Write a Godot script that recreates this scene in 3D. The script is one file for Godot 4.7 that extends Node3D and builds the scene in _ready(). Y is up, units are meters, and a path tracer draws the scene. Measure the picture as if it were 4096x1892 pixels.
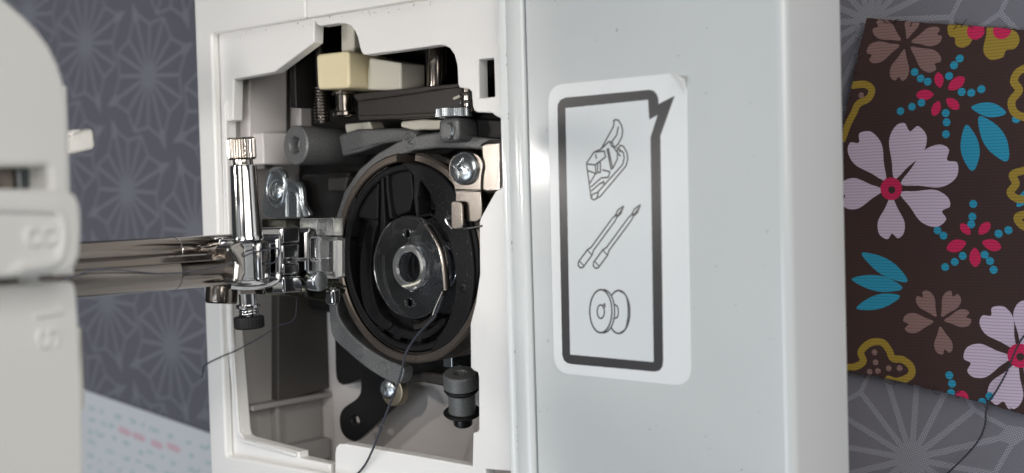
extends Node3D
# A sewing machine seen from above its front edge, the phone turned on its side: the needle plate and the hook cover
# are off. All lengths below are millimetres of the real machine; S turns them into metres.
# The origin is on the axis of the rotary hook, at the height of the bed; x to the user's right, z towards the user.

const S := 0.001
var M := {}
var origins := {}

# ---------------------------------------------------------------- mesh builder
class MB:
	var v := PackedVector3Array()
	var n := PackedVector3Array()
	var uv := PackedVector2Array()

	func tri(a: Vector3, b: Vector3, c: Vector3, na: Vector3, nb: Vector3, nc: Vector3, ua := Vector2.ZERO, ub := Vector2.ZERO, uc := Vector2.ZERO) -> void:
		var g := (b - a).cross(c - a)
		if g.length_squared() < 1e-14:
			return
		if g.dot(na + nb + nc) > 0.0:
			v.append_array(PackedVector3Array([a, c, b])); n.append_array(PackedVector3Array([na, nc, nb])); uv.append_array(PackedVector2Array([ua, uc, ub]))
		else:
			v.append_array(PackedVector3Array([a, b, c])); n.append_array(PackedVector3Array([na, nb, nc])); uv.append_array(PackedVector2Array([ua, ub, uc]))

	func quad(a: Vector3, b: Vector3, c: Vector3, d: Vector3, na: Vector3, nb: Vector3, nc: Vector3, nd: Vector3) -> void:
		tri(a, b, c, na, nb, nc)
		tri(a, c, d, na, nc, nd)

	# A profile (radius, height) turned about an axis; corners sharper than about 40 degrees stay sharp.
	func lathe(profile: PackedVector2Array, o: Vector3, axis: Vector3, segs := 40, a0 := 0.0, a1 := TAU) -> void:
		var y := axis.normalized()
		var x := (Vector3(1, 0, 0) if absf(y.x) < 0.9 else Vector3(0, 0, 1))
		x = (x - y * x.dot(y)).normalized()
		var z := x.cross(y)
		var k := profile.size()
		var sn: Array[Vector2] = []
		for i in k - 1:
			var d := profile[i + 1] - profile[i]
			sn.append(Vector2(d.y, -d.x).normalized())
		for i in k - 1:
			var n0 := sn[i]
			var n1 := sn[i]
			if i > 0 and sn[i - 1].dot(sn[i]) > 0.76:
				n0 = (sn[i - 1] + sn[i]).normalized()
			if i < k - 2 and sn[i + 1].dot(sn[i]) > 0.76:
				n1 = (sn[i + 1] + sn[i]).normalized()
			var p := profile[i]
			var q := profile[i + 1]
			for s in segs:
				var ta := a0 + (a1 - a0) * s / segs
				var tb := a0 + (a1 - a0) * (s + 1) / segs
				var da := x * cos(ta) + z * sin(ta)
				var db := x * cos(tb) + z * sin(tb)
				quad(o + da * p.x + y * p.y, o + db * p.x + y * p.y, o + db * q.x + y * q.y, o + da * q.x + y * q.y,
					da * n0.x + y * n0.y, db * n0.x + y * n0.y, db * n1.x + y * n1.y, da * n1.x + y * n1.y)
		if absf(a1 - a0) < TAU - 0.001:
			var tris := Geometry2D.triangulate_polygon(profile)
			for e in 2:
				var t := a0 if e == 0 else a1
				var d := x * cos(t) + z * sin(t)
				var nn := (x * -sin(t) + z * cos(t)) * (-1.0 if e == 0 else 1.0)
				for i in range(0, tris.size(), 3):
					var a := profile[tris[i]]
					var b := profile[tris[i + 1]]
					var c := profile[tris[i + 2]]
					tri(o + d * a.x + y * a.y, o + d * b.x + y * b.y, o + d * c.x + y * c.y, nn, nn, nn)

	func rod(p0: Vector3, p1: Vector3, r: float, bevel := 0.2, segs := 32) -> void:
		lathe(MB.drum(r, (p1 - p0).length(), bevel), p0, p1 - p0, segs)

	static func drum(r: float, h: float, b: float) -> PackedVector2Array:
		var out := PackedVector2Array([Vector2(0, 0)])
		for i in 4:
			var t := PI / 2.0 * i / 3.0
			out.append(Vector2(r - b + b * sin(t), b - b * cos(t)))
		for i in 4:
			var t := PI / 2.0 * i / 3.0
			out.append(Vector2(r - b + b * cos(t), h - b + b * sin(t)))
		out.append(Vector2(0, h))
		return out

	func tube(p: PackedVector3Array, r: float, segs := 8, flat := 1.0, taper := false) -> void:
		var k := p.size()
		var up := Vector3.UP
		var rings: Array = []
		var t0 := (p[1] - p[0]).normalized()
		if absf(t0.dot(up)) > 0.95:
			up = Vector3.RIGHT
		for i in k:
			var t := (p[mini(i + 1, k - 1)] - p[maxi(i - 1, 0)]).normalized()
			up = (up - t * up.dot(t)).normalized()
			var side := t.cross(up)
			var rr := r * (sqrt(maxf(0.02, sin(PI * (i + 0.3) / (k - 0.4)))) if taper else 1.0)
			var ring := PackedVector3Array()
			var nn := PackedVector3Array()
			for s in segs + 1:
				var a := TAU * s / segs
				ring.append(p[i] + side * cos(a) * rr + up * sin(a) * rr * flat)
				nn.append((side * cos(a) * flat + up * sin(a)).normalized())
			rings.append([ring, nn])
		for i in k - 1:
			for s in segs:
				quad(rings[i][0][s], rings[i][0][s + 1], rings[i + 1][0][s + 1], rings[i + 1][0][s], rings[i][1][s], rings[i][1][s + 1], rings[i + 1][1][s + 1], rings[i + 1][1][s])
		for e in 2:
			var i := 0 if e == 0 else k - 1
			var nn := (p[1] - p[0]).normalized() * -1.0 if e == 0 else (p[k - 1] - p[k - 2]).normalized()
			for s in segs:
				tri(p[i], rings[i][0][s], rings[i][0][s + 1], nn, nn, nn)

	# Two strands twisted round each other.
	func twine(p: PackedVector3Array, r: float, pitch: float, segs := 6) -> void:
		var d := 0.0
		var lines := [PackedVector3Array(), PackedVector3Array()]
		var up := Vector3.UP
		for i in p.size():
			var t := (p[mini(i + 1, p.size() - 1)] - p[maxi(i - 1, 0)]).normalized()
			if absf(t.dot(up)) > 0.98:
				up = Vector3.RIGHT
			up = (up - t * up.dot(t)).normalized()
			var side := t.cross(up)
			if i > 0:
				d += (p[i] - p[i - 1]).length()
			for s in 2:
				var a := TAU * d / pitch + PI * s
				lines[s].append(p[i] + (side * cos(a) + up * sin(a)) * r * 0.75)
		for s in 2:
			tube(lines[s], r, segs)

	# every triangle with a side longer than that is halved, again and again
	func split(longest: float) -> void:
		var todo: Array = []
		for i in range(0, v.size(), 3):
			todo.append([v[i], v[i + 1], v[i + 2], n[i], uv[i], uv[i + 1], uv[i + 2]])
		v.clear(); n.clear(); uv.clear()
		while not todo.is_empty():
			var t: Array = todo.pop_back()
			var l0: float = (t[0] as Vector3).distance_squared_to(t[1])
			var l1: float = (t[1] as Vector3).distance_squared_to(t[2])
			var l2: float = (t[2] as Vector3).distance_squared_to(t[0])
			var m := maxf(l0, maxf(l1, l2))
			if m <= longest * longest:
				v.append_array(PackedVector3Array([t[0], t[1], t[2]])); n.append_array(PackedVector3Array([t[3], t[3], t[3]])); uv.append_array(PackedVector2Array([t[4], t[5], t[6]]))
				continue
			var k := 0 if m == l0 else 1 if m == l1 else 2
			var a: Vector3 = t[k]; var b: Vector3 = t[(k + 1) % 3]; var c: Vector3 = t[(k + 2) % 3]
			var ua: Vector2 = t[4 + k]; var ub: Vector2 = t[4 + (k + 1) % 3]; var uc: Vector2 = t[4 + (k + 2) % 3]
			todo.append([a, (a + b) / 2.0, c, t[3], ua, (ua + ub) / 2.0, uc])
			todo.append([(a + b) / 2.0, b, c, t[3], (ua + ub) / 2.0, ub, uc])

	static func area(p: PackedVector2Array) -> float:
		var s := 0.0
		for i in p.size():
			s += p[i].cross(p[(i + 1) % p.size()])
		return s

	static func inset(p: PackedVector2Array, b: float) -> PackedVector2Array:
		var out := PackedVector2Array()
		var k := p.size()
		for i in k:
			var e0 := (p[i] - p[(i + k - 1) % k]).normalized()
			var e1 := (p[(i + 1) % k] - p[i]).normalized()
			var n0 := Vector2(-e0.y, e0.x)
			var n1 := Vector2(-e1.y, e1.x)
			var m := (n0 + n1) / maxf(0.35, 1.0 + n0.dot(n1))
			out.append(p[i] + m * b)
		return out

	# the triangles of a flat outline with holes: cut into upright strips through the middle of each hole
	static func cap(outer: PackedVector2Array, holes: Array, spare: PackedVector2Array) -> PackedVector2Array:
		var out := PackedVector2Array()
		var pieces: Array = [outer]
		if not holes.is_empty():
			var cuts: Array[float] = [-1000.0, 1000.0]
			for h: PackedVector2Array in holes:
				var lo := INF
				var hi := -INF
				for p in h:
					lo = minf(lo, p.x)
					hi = maxf(hi, p.x)
				cuts.append((lo + hi) / 2.0 + 0.0137)
			cuts.sort()
			pieces = []
			for i in cuts.size() - 1:
				var slab := PackedVector2Array([Vector2(cuts[i], -1000), Vector2(cuts[i + 1], -1000), Vector2(cuts[i + 1], 1000), Vector2(cuts[i], 1000)])
				var got: Array = Array(Geometry2D.intersect_polygons(outer, slab))
				for h: PackedVector2Array in holes:
					var left: Array = []
					for g: PackedVector2Array in got:
						left.append_array(Array(Geometry2D.clip_polygons(g, h if MB.area(h) > 0.0 else MB.turned(h))))
					got = left
				pieces.append_array(got)
		for p: PackedVector2Array in pieces:
			var tris := Geometry2D.triangulate_polygon(p)
			var q := p
			if absf(MB.area(p)) < 0.01:
				continue
			if tris.is_empty() and holes.is_empty() and spare.size() == p.size():
				tris = Geometry2D.triangulate_polygon(spare)
			if tris.is_empty():
				print("no cap: ", p.size(), " corners near ", p[0])
			for i in tris:
				out.append(q[i])
		return out

	# An outline (and holes) pushed from w0 to w1 along the frame's third axis, with rounded rims.
	func prism(outline: PackedVector2Array, w0: float, w1: float, bevel: float, f: Transform3D, holes: Array = [], uvr := Rect2(0, 0, 10, 10), both := true) -> void:
		var loops: Array = [outline if MB.area(outline) > 0.0 else MB.turned(outline)]
		for h: PackedVector2Array in holes:
			loops.append(h if MB.area(h) < 0.0 else MB.turned(h))
		var rings: Array = []  # [inset, w]
		var steps := 3
		var lo := bevel if both else 0.0
		if lo > 0.0:
			for i in steps:
				var t := PI / 2.0 * i / steps
				rings.append([bevel * (1.0 - sin(t)), w0 + bevel * (1.0 - cos(t)), -cos(t), sin(t)])
		rings.append([0.0, w0 + lo, 0.0, 1.0])
		rings.append([0.0, w1 - bevel, 0.0, 1.0])
		if bevel > 0.0:
			for i in steps:
				var t := PI / 2.0 * (i + 1) / steps
				rings.append([bevel * (1.0 - cos(t)), w1 - bevel * (1.0 - sin(t)), sin(t), cos(t)])
		for lp: PackedVector2Array in loops:
			var k := lp.size()
			var en := PackedVector2Array()
			for i in k:
				var e := (lp[(i + 1) % k] - lp[i]).normalized()
				en.append(Vector2(e.y, -e.x))
			var at: Array = []
			for r in rings:
				at.append(MB.inset(lp, r[0]) if r[0] > 0.0 else lp)
			for i in k:
				var j := (i + 1) % k
				var na := en[i]
				var nb := en[i]
				if en[(i + k - 1) % k].dot(en[i]) > 0.75:
					na = (en[(i + k - 1) % k] + en[i]).normalized()
				if en[j].dot(en[i]) > 0.75:
					nb = (en[j] + en[i]).normalized()
				for r in rings.size() - 1:
					var p: PackedVector2Array = at[r]
					var q: PackedVector2Array = at[r + 1]
					var r0: Array = rings[r]
					var r1: Array = rings[r + 1]
					quad(f * Vector3(p[i].x, p[i].y, r0[1]), f * Vector3(p[j].x, p[j].y, r0[1]), f * Vector3(q[j].x, q[j].y, r1[1]), f * Vector3(q[i].x, q[i].y, r1[1]),
						f.basis * Vector3(na.x * r0[3], na.y * r0[3], r0[2]), f.basis * Vector3(nb.x * r0[3], nb.y * r0[3], r0[2]), f.basis * Vector3(nb.x * r1[3], nb.y * r1[3], r1[2]), f.basis * Vector3(na.x * r1[3], na.y * r1[3], r1[2]))
		for e in 2:
			var b := (bevel if e == 1 else lo)
			var hs: Array = []
			for i in range(1, loops.size()):
				hs.append(MB.inset(loops[i], b) if b > 0.0 else loops[i])
			var outer: PackedVector2Array = MB.inset(loops[0], b) if b > 0.0 else loops[0]
			var flat := MB.cap(outer, hs, loops[0])
			var nn := f.basis * Vector3(0, 0, 1.0 if e == 1 else -1.0)
			var w := w1 if e == 1 else w0
			for i in range(0, flat.size(), 3):
				var a := flat[i]
				var c := flat[i + 1]
				var d := flat[i + 2]
				tri(f * Vector3(a.x, a.y, w), f * Vector3(c.x, c.y, w), f * Vector3(d.x, d.y, w), nn, nn, nn, (a - uvr.position) / uvr.size, (c - uvr.position) / uvr.size, (d - uvr.position) / uvr.size)

	static func turned(p: PackedVector2Array) -> PackedVector2Array:
		var q := p.duplicate()
		q.reverse()
		return q

	# lying flat: outline in (x, z), from height y0 to y1
	func plate(p: PackedVector2Array, y0: float, y1: float, bevel := 0.3, holes: Array = [], uvr := Rect2(0, 0, 10, 10), both := true) -> void:
		prism(p, y0, y1, bevel, Transform3D(Vector3(1, 0, 0), Vector3(0, 0, 1), Vector3(0, 1, 0), Vector3.ZERO), holes, uvr, both)

	# upright, facing the user: outline in (x, y), from z0 to z1
	func front(p: PackedVector2Array, z0: float, z1: float, bevel := 0.3, holes: Array = [], uvr := Rect2(0, 0, 10, 10)) -> void:
		prism(p, z0, z1, bevel, Transform3D(), holes, uvr)

	# the same, its face leaning down by some degrees
	func leaning(p: PackedVector2Array, z0: float, z1: float, bevel: float, deg: float) -> void:
		var mid := Vector2.ZERO
		for q in p:
			mid += q / p.size()
		var flat := PackedVector2Array()
		for q in p:
			flat.append(q - mid)
		prism(flat, z0 - z1, 0.0, bevel, Transform3D(Basis(Vector3.RIGHT, deg_to_rad(deg)), Vector3(mid.x, mid.y, z1)))

	# a profile in (z, y), from x0 to x1
	func side(p: PackedVector2Array, x0: float, x1: float, bevel := 0.0) -> void:
		prism(p, x0, x1, bevel, Transform3D(Vector3(0, 0, 1), Vector3(0, 1, 0), Vector3(1, 0, 0), Vector3.ZERO))

	func box(c: Vector3, size: Vector3, b := 0.3, turn := Basis.IDENTITY) -> void:
		var h := size / 2.0
		var p := MB.rounded(PackedVector2Array([Vector2(-h.x, -h.y), Vector2(h.x, -h.y), Vector2(h.x, h.y), Vector2(-h.x, h.y)]), b)
		prism(p, -h.z, h.z, b * 0.95, Transform3D(turn, c))

	# corners replaced by arcs
	static func rounded(p: PackedVector2Array, r: float, steps := 4) -> PackedVector2Array:
		var out := PackedVector2Array()
		var k := p.size()
		for i in k:
			var a := p[(i + k - 1) % k]
			var b := p[i]
			var c := p[(i + 1) % k]
			var u := (a - b).normalized()
			var w := (c - b).normalized()
			var ang := acos(clampf(u.dot(w), -1.0, 1.0))
			if ang > PI - 0.15 or r <= 0.0:
				out.append(b)
				continue
			var t := minf(r / tan(ang / 2.0), minf((a - b).length(), (c - b).length()) * 0.48)
			var p0 := b + u * t
			var p2 := b + w * t
			for s in steps + 1:
				var q := float(s) / steps
				out.append(p0.lerp(b, q).lerp(b.lerp(p2, q), q))
		return out

	static func circle(c: Vector2, r: float, k := 28, sy := 1.0) -> PackedVector2Array:
		var out := PackedVector2Array()
		for i in k:
			out.append(c + Vector2(cos(TAU * i / k) * r, sin(TAU * i / k) * r * sy))
		return out

	static func curve(p: PackedVector3Array, each := 8) -> PackedVector3Array:
		var out := PackedVector3Array()
		for i in p.size() - 1:
			for s in each:
				out.append(p[i].cubic_interpolate(p[i + 1], p[maxi(i - 1, 0)], p[mini(i + 2, p.size() - 1)], float(s) / each))
		out.append(p[p.size() - 1])
		return out

	static func curve2(p: PackedVector2Array, each := 6, closed := true) -> PackedVector2Array:
		var out := PackedVector2Array()
		var k := p.size()
		for i in (k if closed else k - 1):
			for s in each:
				if closed:
					out.append(p[i].cubic_interpolate(p[(i + 1) % k], p[(i + k - 1) % k], p[(i + 2) % k], float(s) / each))
				else:
					out.append(p[i].cubic_interpolate(p[i + 1], p[maxi(i - 1, 0)], p[mini(i + 2, k - 1)], float(s) / each))
		if not closed:
			out.append(p[k - 1])
		return out


# ---------------------------------------------------------------- print on cloth, paper and stickers (flat things only)
class Painter:
	var im: Image
	var r: Rect2
	var k: Vector2

	func _init(rect: Rect2, w: int, h: int, ground: Color) -> void:
		im = Image.create(w, h, false, Image.FORMAT_RGBA8)
		im.fill(ground)
		r = rect
		k = Vector2(w, h) / rect.size

	func poly(pts: PackedVector2Array, c: Color) -> void:
		var q := PackedVector2Array()
		var lo := INF
		var hi := -INF
		for p in pts:
			var t := (p - r.position) * k
			q.append(t)
			lo = minf(lo, t.y)
			hi = maxf(hi, t.y)
		for y in range(maxi(0, int(floor(lo))), mini(im.get_height() - 1, int(ceil(hi))) + 1):
			var yy := y + 0.5
			var xs: Array[float] = []
			for i in q.size():
				var a := q[i]
				var b := q[(i + 1) % q.size()]
				if (a.y <= yy) != (b.y <= yy):
					xs.append(a.x + (yy - a.y) / (b.y - a.y) * (b.x - a.x))
			xs.sort()
			for i in range(0, xs.size() - 1, 2):
				var x0 := int(round(xs[i]))
				var x1 := int(round(xs[i + 1]))
				if x1 > x0:
					im.fill_rect(Rect2i(x0, y, x1 - x0, 1), c)

	func disc(c: Vector2, rad: float, col: Color, sy := 1.0) -> void:
		poly(MB.circle(c, rad, 20, sy), col)

	func stroke(pts: PackedVector2Array, w: float, c: Color, closed := false) -> void:
		var n := pts.size()
		for i in (n if closed else n - 1):
			var a := pts[i]
			var b := pts[(i + 1) % n]
			var o := (b - a).normalized().orthogonal() * w / 2.0
			poly(PackedVector2Array([a + o, b + o, b - o, a - o]), c)
		for p in pts:
			disc(p, w / 2.0, c)

	# a petal from its foot to its tip, heart-shaped when notch is above 0
	func petal(foot: Vector2, tip: Vector2, wide: float, notch: float, c: Color) -> void:
		var d := tip - foot
		var s := d.orthogonal() * wide
		poly(MB.curve2(PackedVector2Array([foot, foot + d * 0.28 + s * 0.24, foot + d * 0.6 + s * 0.49, foot + d * 0.87 + s * 0.46, foot + d * 0.99 + s * 0.25, foot + d * (1.0 - notch * 0.75) + s * 0.03, foot + d * 1.02 - s * 0.14, foot + d * 0.9 - s * 0.45, foot + d * 0.6 - s * 0.5, foot + d * 0.28 - s * 0.24])), c)

	func texture() -> ImageTexture:
		return ImageTexture.create_from_image(im)


# ---------------------------------------------------------------- nodes
func thing(called: String, label: String, category: String, at: Vector3, group := "") -> Node3D:
	var o := Node3D.new()
	o.name = called
	add_child(o, true)
	o.position = at * S
	origins[o] = at
	o.set_meta("label", label)
	o.set_meta("category", category)
	if group:
		o.set_meta("group", group)
	return o


func part(called: String, mb: MB, mat: Material, parent: Node3D, label := "") -> MeshInstance3D:
	var lo := Vector3.INF
	var hi := -Vector3.INF
	for p in mb.v:
		lo = lo.min(p)
		hi = hi.max(p)
	var c := (lo + hi) / 2.0
	var vv := PackedVector3Array()
	vv.resize(mb.v.size())
	for i in mb.v.size():
		vv[i] = (mb.v[i] - c) * S
	var arrays := []
	arrays.resize(Mesh.ARRAY_MAX)
	arrays[Mesh.ARRAY_VERTEX] = vv
	arrays[Mesh.ARRAY_NORMAL] = mb.n
	arrays[Mesh.ARRAY_TEX_UV] = mb.uv
	var am := ArrayMesh.new()
	am.add_surface_from_arrays(Mesh.PRIMITIVE_TRIANGLES, arrays)
	var o := MeshInstance3D.new()
	o.name = called
	o.mesh = am
	o.material_override = mat
	var po: Vector3 = origins.get(parent, Vector3.ZERO)
	o.position = (c - po) * S
	origins[o] = c
	parent.add_child(o, true)
	if label:
		o.set_meta("label", label)
	return o


func tag(o: Node3D, label: String, category: String, group := "") -> void:
	o.set_meta("label", label)
	o.set_meta("category", category)
	if group:
		o.set_meta("group", group)


func rp(p: PackedVector2Array, r: float, steps := 4) -> PackedVector2Array:
	return MB.rounded(p, r, steps)


func lin(r: float, g: float, b: float, a := 1.0) -> Color:
	var c := Color(r, g, b, a).linear_to_srgb()
	c.a = a
	return c


func mat(called: String, c: Color, rough: float, metal := 0.0, spec := 0.5) -> StandardMaterial3D:
	var m := StandardMaterial3D.new()
	m.resource_name = called
	m.albedo_color = c
	m.roughness = rough
	m.metallic = metal
	m.metallic_specular = spec
	M[called] = m
	return m


func noise(seed_: int, freq: float, oct := 4, size := 512, as_normal := false, strength := 4.0, ramp: Gradient = null, kind := FastNoiseLite.TYPE_SIMPLEX_SMOOTH) -> NoiseTexture2D:
	var n := FastNoiseLite.new()
	n.seed = seed_
	n.noise_type = kind
	n.frequency = freq
	n.fractal_octaves = oct
	var t := NoiseTexture2D.new()
	t.width = size
	t.height = size
	t.seamless = true
	t.noise = n
	t.as_normal_map = as_normal
	t.bump_strength = strength
	if ramp:
		t.color_ramp = ramp
	return t


func ramp2(a: Color, b: Color, at0 := 0.3, at1 := 0.7) -> Gradient:
	var g := Gradient.new()
	g.offsets = PackedFloat32Array([at0, at1])
	g.colors = PackedColorArray([a, b])
	return g


# a material's fine relief, and how its colour or gloss is mottled; tile in millimetres
func relief(m: StandardMaterial3D, t: Texture2D, scale: float, tile: float) -> void:
	m.normal_enabled = true
	m.normal_texture = t
	m.normal_scale = scale
	m.uv1_triplanar = true
	m.uv1_scale = Vector3.ONE * (1000.0 / tile)


func mottled(m: StandardMaterial3D, colour: Texture2D, gloss: Texture2D, tile: float) -> void:
	if colour:
		m.albedo_texture = colour
	if gloss:
		m.roughness_texture = gloss
		m.roughness_texture_channel = BaseMaterial3D.TEXTURE_CHANNEL_RED
	m.uv1_triplanar = true
	m.uv1_scale = Vector3.ONE * (1000.0 / tile)


func make_materials() -> void:
	var grain := noise(3, 0.06, 4, 512, true, 3.0)
	var rough_grain := noise(5, 0.09, 5, 512, true, 8.0)
	var smear := noise(8, 0.012, 5, 512, false, 1.0, ramp2(Color(0.55, 0.55, 0.55), Color(1, 1, 1), 0.25, 0.75))
	var patch := noise(11, 0.03, 5, 512, false, 1.0, ramp2(Color(0.80, 0.795, 0.79), Color(1, 1, 1), 0.3, 0.7))
	var m := mat("white_plastic", lin(0.80, 0.797, 0.787), 0.36)
	relief(m, grain, 0.03, 3.0)
	m = mat("grey_white_plastic", lin(0.685, 0.71, 0.715), 0.17)
	relief(m, grain, 0.022, 3.0)
	m = mat("head_plastic", lin(0.79, 0.79, 0.765), 0.42)
	relief(m, grain, 0.03, 5.0)
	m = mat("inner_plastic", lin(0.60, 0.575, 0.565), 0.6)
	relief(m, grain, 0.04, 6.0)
	m = mat("shaded_plastic", lin(0.27, 0.262, 0.257), 0.6)  # darker copy of the inner plastic: shade of the rear wall in its colour
	m = mat("chrome", lin(0.58, 0.58, 0.59), 0.1, 1.0)
	mottled(m, null, smear, 12.0)
	m = mat("dark_reflection_chrome", lin(0.15, 0.15, 0.125), 0.16, 1.0)  # chrome with its dark olive reflection put into the colour
	m = mat("knurled_nickel", lin(0.52, 0.49, 0.46), 0.2, 1.0)
	m = mat("bar_steel", lin(0.25, 0.222, 0.198), 0.2, 1.0)
	mottled(m, null, smear, 40.0)
	m = mat("dark_steel", lin(0.055, 0.05, 0.047), 0.42, 0.5)
	relief(m, rough_grain, 0.1, 8.0)
	m = mat("black_steel", lin(0.012, 0.0115, 0.0115), 0.42, 0.2, 0.35)
	m = mat("shade_steel", lin(0.07, 0.064, 0.06), 0.6, 0.2)  # dark colour for the shade on the rear wall and in the bar slot
	m = mat("grey_plastic", lin(0.30, 0.30, 0.29), 0.5)
	m = mat("cast_grey", lin(0.20, 0.207, 0.21), 0.46, 0.45)
	relief(m, rough_grain, 0.12, 6.0)
	m.albedo_texture = patch
	m = mat("zinc", lin(0.42, 0.45, 0.47), 0.24, 0.95)
	relief(m, rough_grain, 0.03, 9.0)
	m = mat("bronze", lin(0.21, 0.18, 0.155), 0.36, 0.85)
	relief(m, rough_grain, 0.12, 6.0)
	m.albedo_texture = patch
	m = mat("nickel_plate", lin(0.29, 0.265, 0.24), 0.25, 1.0)
	relief(m, rough_grain, 0.05, 8.0)
	m = mat("brass", lin(0.34, 0.30, 0.22), 0.4, 0.9)
	m = mat("black_plastic", lin(0.010, 0.010, 0.011), 0.52, 0.0, 0.28)
	relief(m, rough_grain, 0.16, 6.0)
	m = mat("glossy_black", lin(0.008, 0.008, 0.009), 0.3, 0.0, 0.4)
	m = mat("cream_plastic", lin(0.76, 0.67, 0.44), 0.36)
	relief(m, grain, 0.03, 6.0)
	m = mat("pale_nylon", lin(0.66, 0.64, 0.55), 0.45)
	m = mat("clear_plastic", Color(0.97, 0.98, 0.99, 0.012), 0.02)
	m.refraction_enabled = true
	m.refraction_scale = 0.05
	m.transparency = BaseMaterial3D.TRANSPARENCY_ALPHA
	m = mat("frosted_plastic", Color(0.97, 0.98, 0.99, 0.09), 0.06)
	m.refraction_enabled = true
	m.refraction_scale = 0.05
	m.transparency = BaseMaterial3D.TRANSPARENCY_ALPHA
	m = mat("glint_clear", Color(0.97, 0.98, 0.99, 0.09), 0.04)
	m.refraction_enabled = true
	m.refraction_scale = 0.05
	m.transparency = BaseMaterial3D.TRANSPARENCY_ALPHA
	m = mat("bright_facet_plastic", Color(0.97, 0.97, 0.96, 0.7), 0.3)  # whiter than the clear toe: the highlight painted into its facet
	m.refraction_enabled = true
	m.refraction_scale = 0.05
	m.transparency = BaseMaterial3D.TRANSPARENCY_ALPHA
	m = mat("thread_navy", lin(0.030, 0.034, 0.050), 0.75)
	m.rim_enabled = true
	m.rim = 0.35
	m = mat("gap", lin(0.01, 0.01, 0.01), 0.8)
	m = mat("pale_lint", lin(0.16, 0.155, 0.15), 0.9)
	m = mat("lint", lin(0.12, 0.11, 0.10), 0.9)


# ---------------------------------------------------------------- the scene
func _ready() -> void:
	var cam := Camera3D.new()
	cam.name = "camera"
	var lens := CameraAttributesPhysical.new()
	lens.frustum_focal_length = 64.56
	lens.frustum_focus_distance = 0.247
	lens.frustum_near = 0.02
	lens.frustum_far = 20.0
	lens.exposure_aperture = 27.0
	cam.attributes = lens
	cam.keep_aspect = Camera3D.KEEP_HEIGHT
	cam.transform = Transform3D(Basis(Vector3(-0.02798, -0.63855, 0.76908), Vector3(0.99913, -0.04170, 0.00172), Vector3(0.03097, 0.76845, 0.63916)), Vector3(11.95, 176.33, 176.88) * S)
	add_child(cam)
	cam.current = true

	var air := WorldEnvironment.new()
	air.name = "environment"
	var e := Environment.new()
	e.background_mode = Environment.BG_COLOR
	e.background_color = lin(0.05, 0.052, 0.055)
	e.background_energy_multiplier = 1.0
	e.tonemap_mode = Environment.TONE_MAPPER_LINEAR
	e.tonemap_exposure = 1.0
	e.sdfgi_enabled = true
	e.ssao_enabled = true
	e.ssil_enabled = true
	air.environment = e
	add_child(air)

	# the window of the room, in front of the table, and the lamp on its ceiling
	var window := AreaLight3D.new()
	window.name = "window_light"
	window.area_size = Vector2(1.0, 1.2)
	window.light_color = Color(1.0, 0.985, 0.96)
	window.light_energy = 1.72
	window.shadow_enabled = true
	add_child(window)
	window.look_at_from_position(Vector3(0.55, 0.7, 1.35), Vector3(0, 0, 0))
	var ceiling := AreaLight3D.new()
	ceiling.name = "ceiling_lamp_light"
	ceiling.area_size = Vector2(0.9, 0.9)
	ceiling.light_color = Color(0.93, 0.965, 1.0)
	ceiling.light_energy = 0.92
	ceiling.shadow_enabled = true
	add_child(ceiling)
	ceiling.look_at_from_position(Vector3(-0.5, 1.45, 0.05), Vector3(0, 0, 0))
	# the machine's own lamp in the underside of its head
	var bulb := AreaLight3D.new()
	bulb.name = "machine_lamp_light"
	bulb.area_size = Vector2(0.004, 0.004)
	bulb.light_color = Color(1.0, 0.975, 0.955)
	bulb.light_energy = 0.0042
	bulb.shadow_enabled = true
	add_child(bulb)
	bulb.look_at_from_position(Vector3(15, 95.2, 13) * S, Vector3(5, 0, -15) * S)

	var second := AreaLight3D.new()  # unseen second lamp, added for the glint on the tray
	second.name = "added_lamp_light"
	second.area_size = Vector2(0.006, 0.009)
	second.light_color = Color(1.0, 0.975, 0.955)
	second.light_energy = 0.0033
	second.shadow_enabled = true
	add_child(second)
	second.look_at_from_position(Vector3(23.5, 114.0, -54.8) * S, Vector3(10, 0, 0) * S)

	make_materials()
	make_table()
	var machine := thing("sewing_machine", "white sewing machine with its needle plate off and hook mechanism exposed", "sewing machine", Vector3(0, -70, -16))
	make_bed(machine)
	make_inside(machine)
	make_hook(machine)
	make_bars(machine)
	make_foot(machine)
	make_head(machine)
	make_tray()
	make_bobbin_case()
	make_bobbin()
	make_threads()


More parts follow.
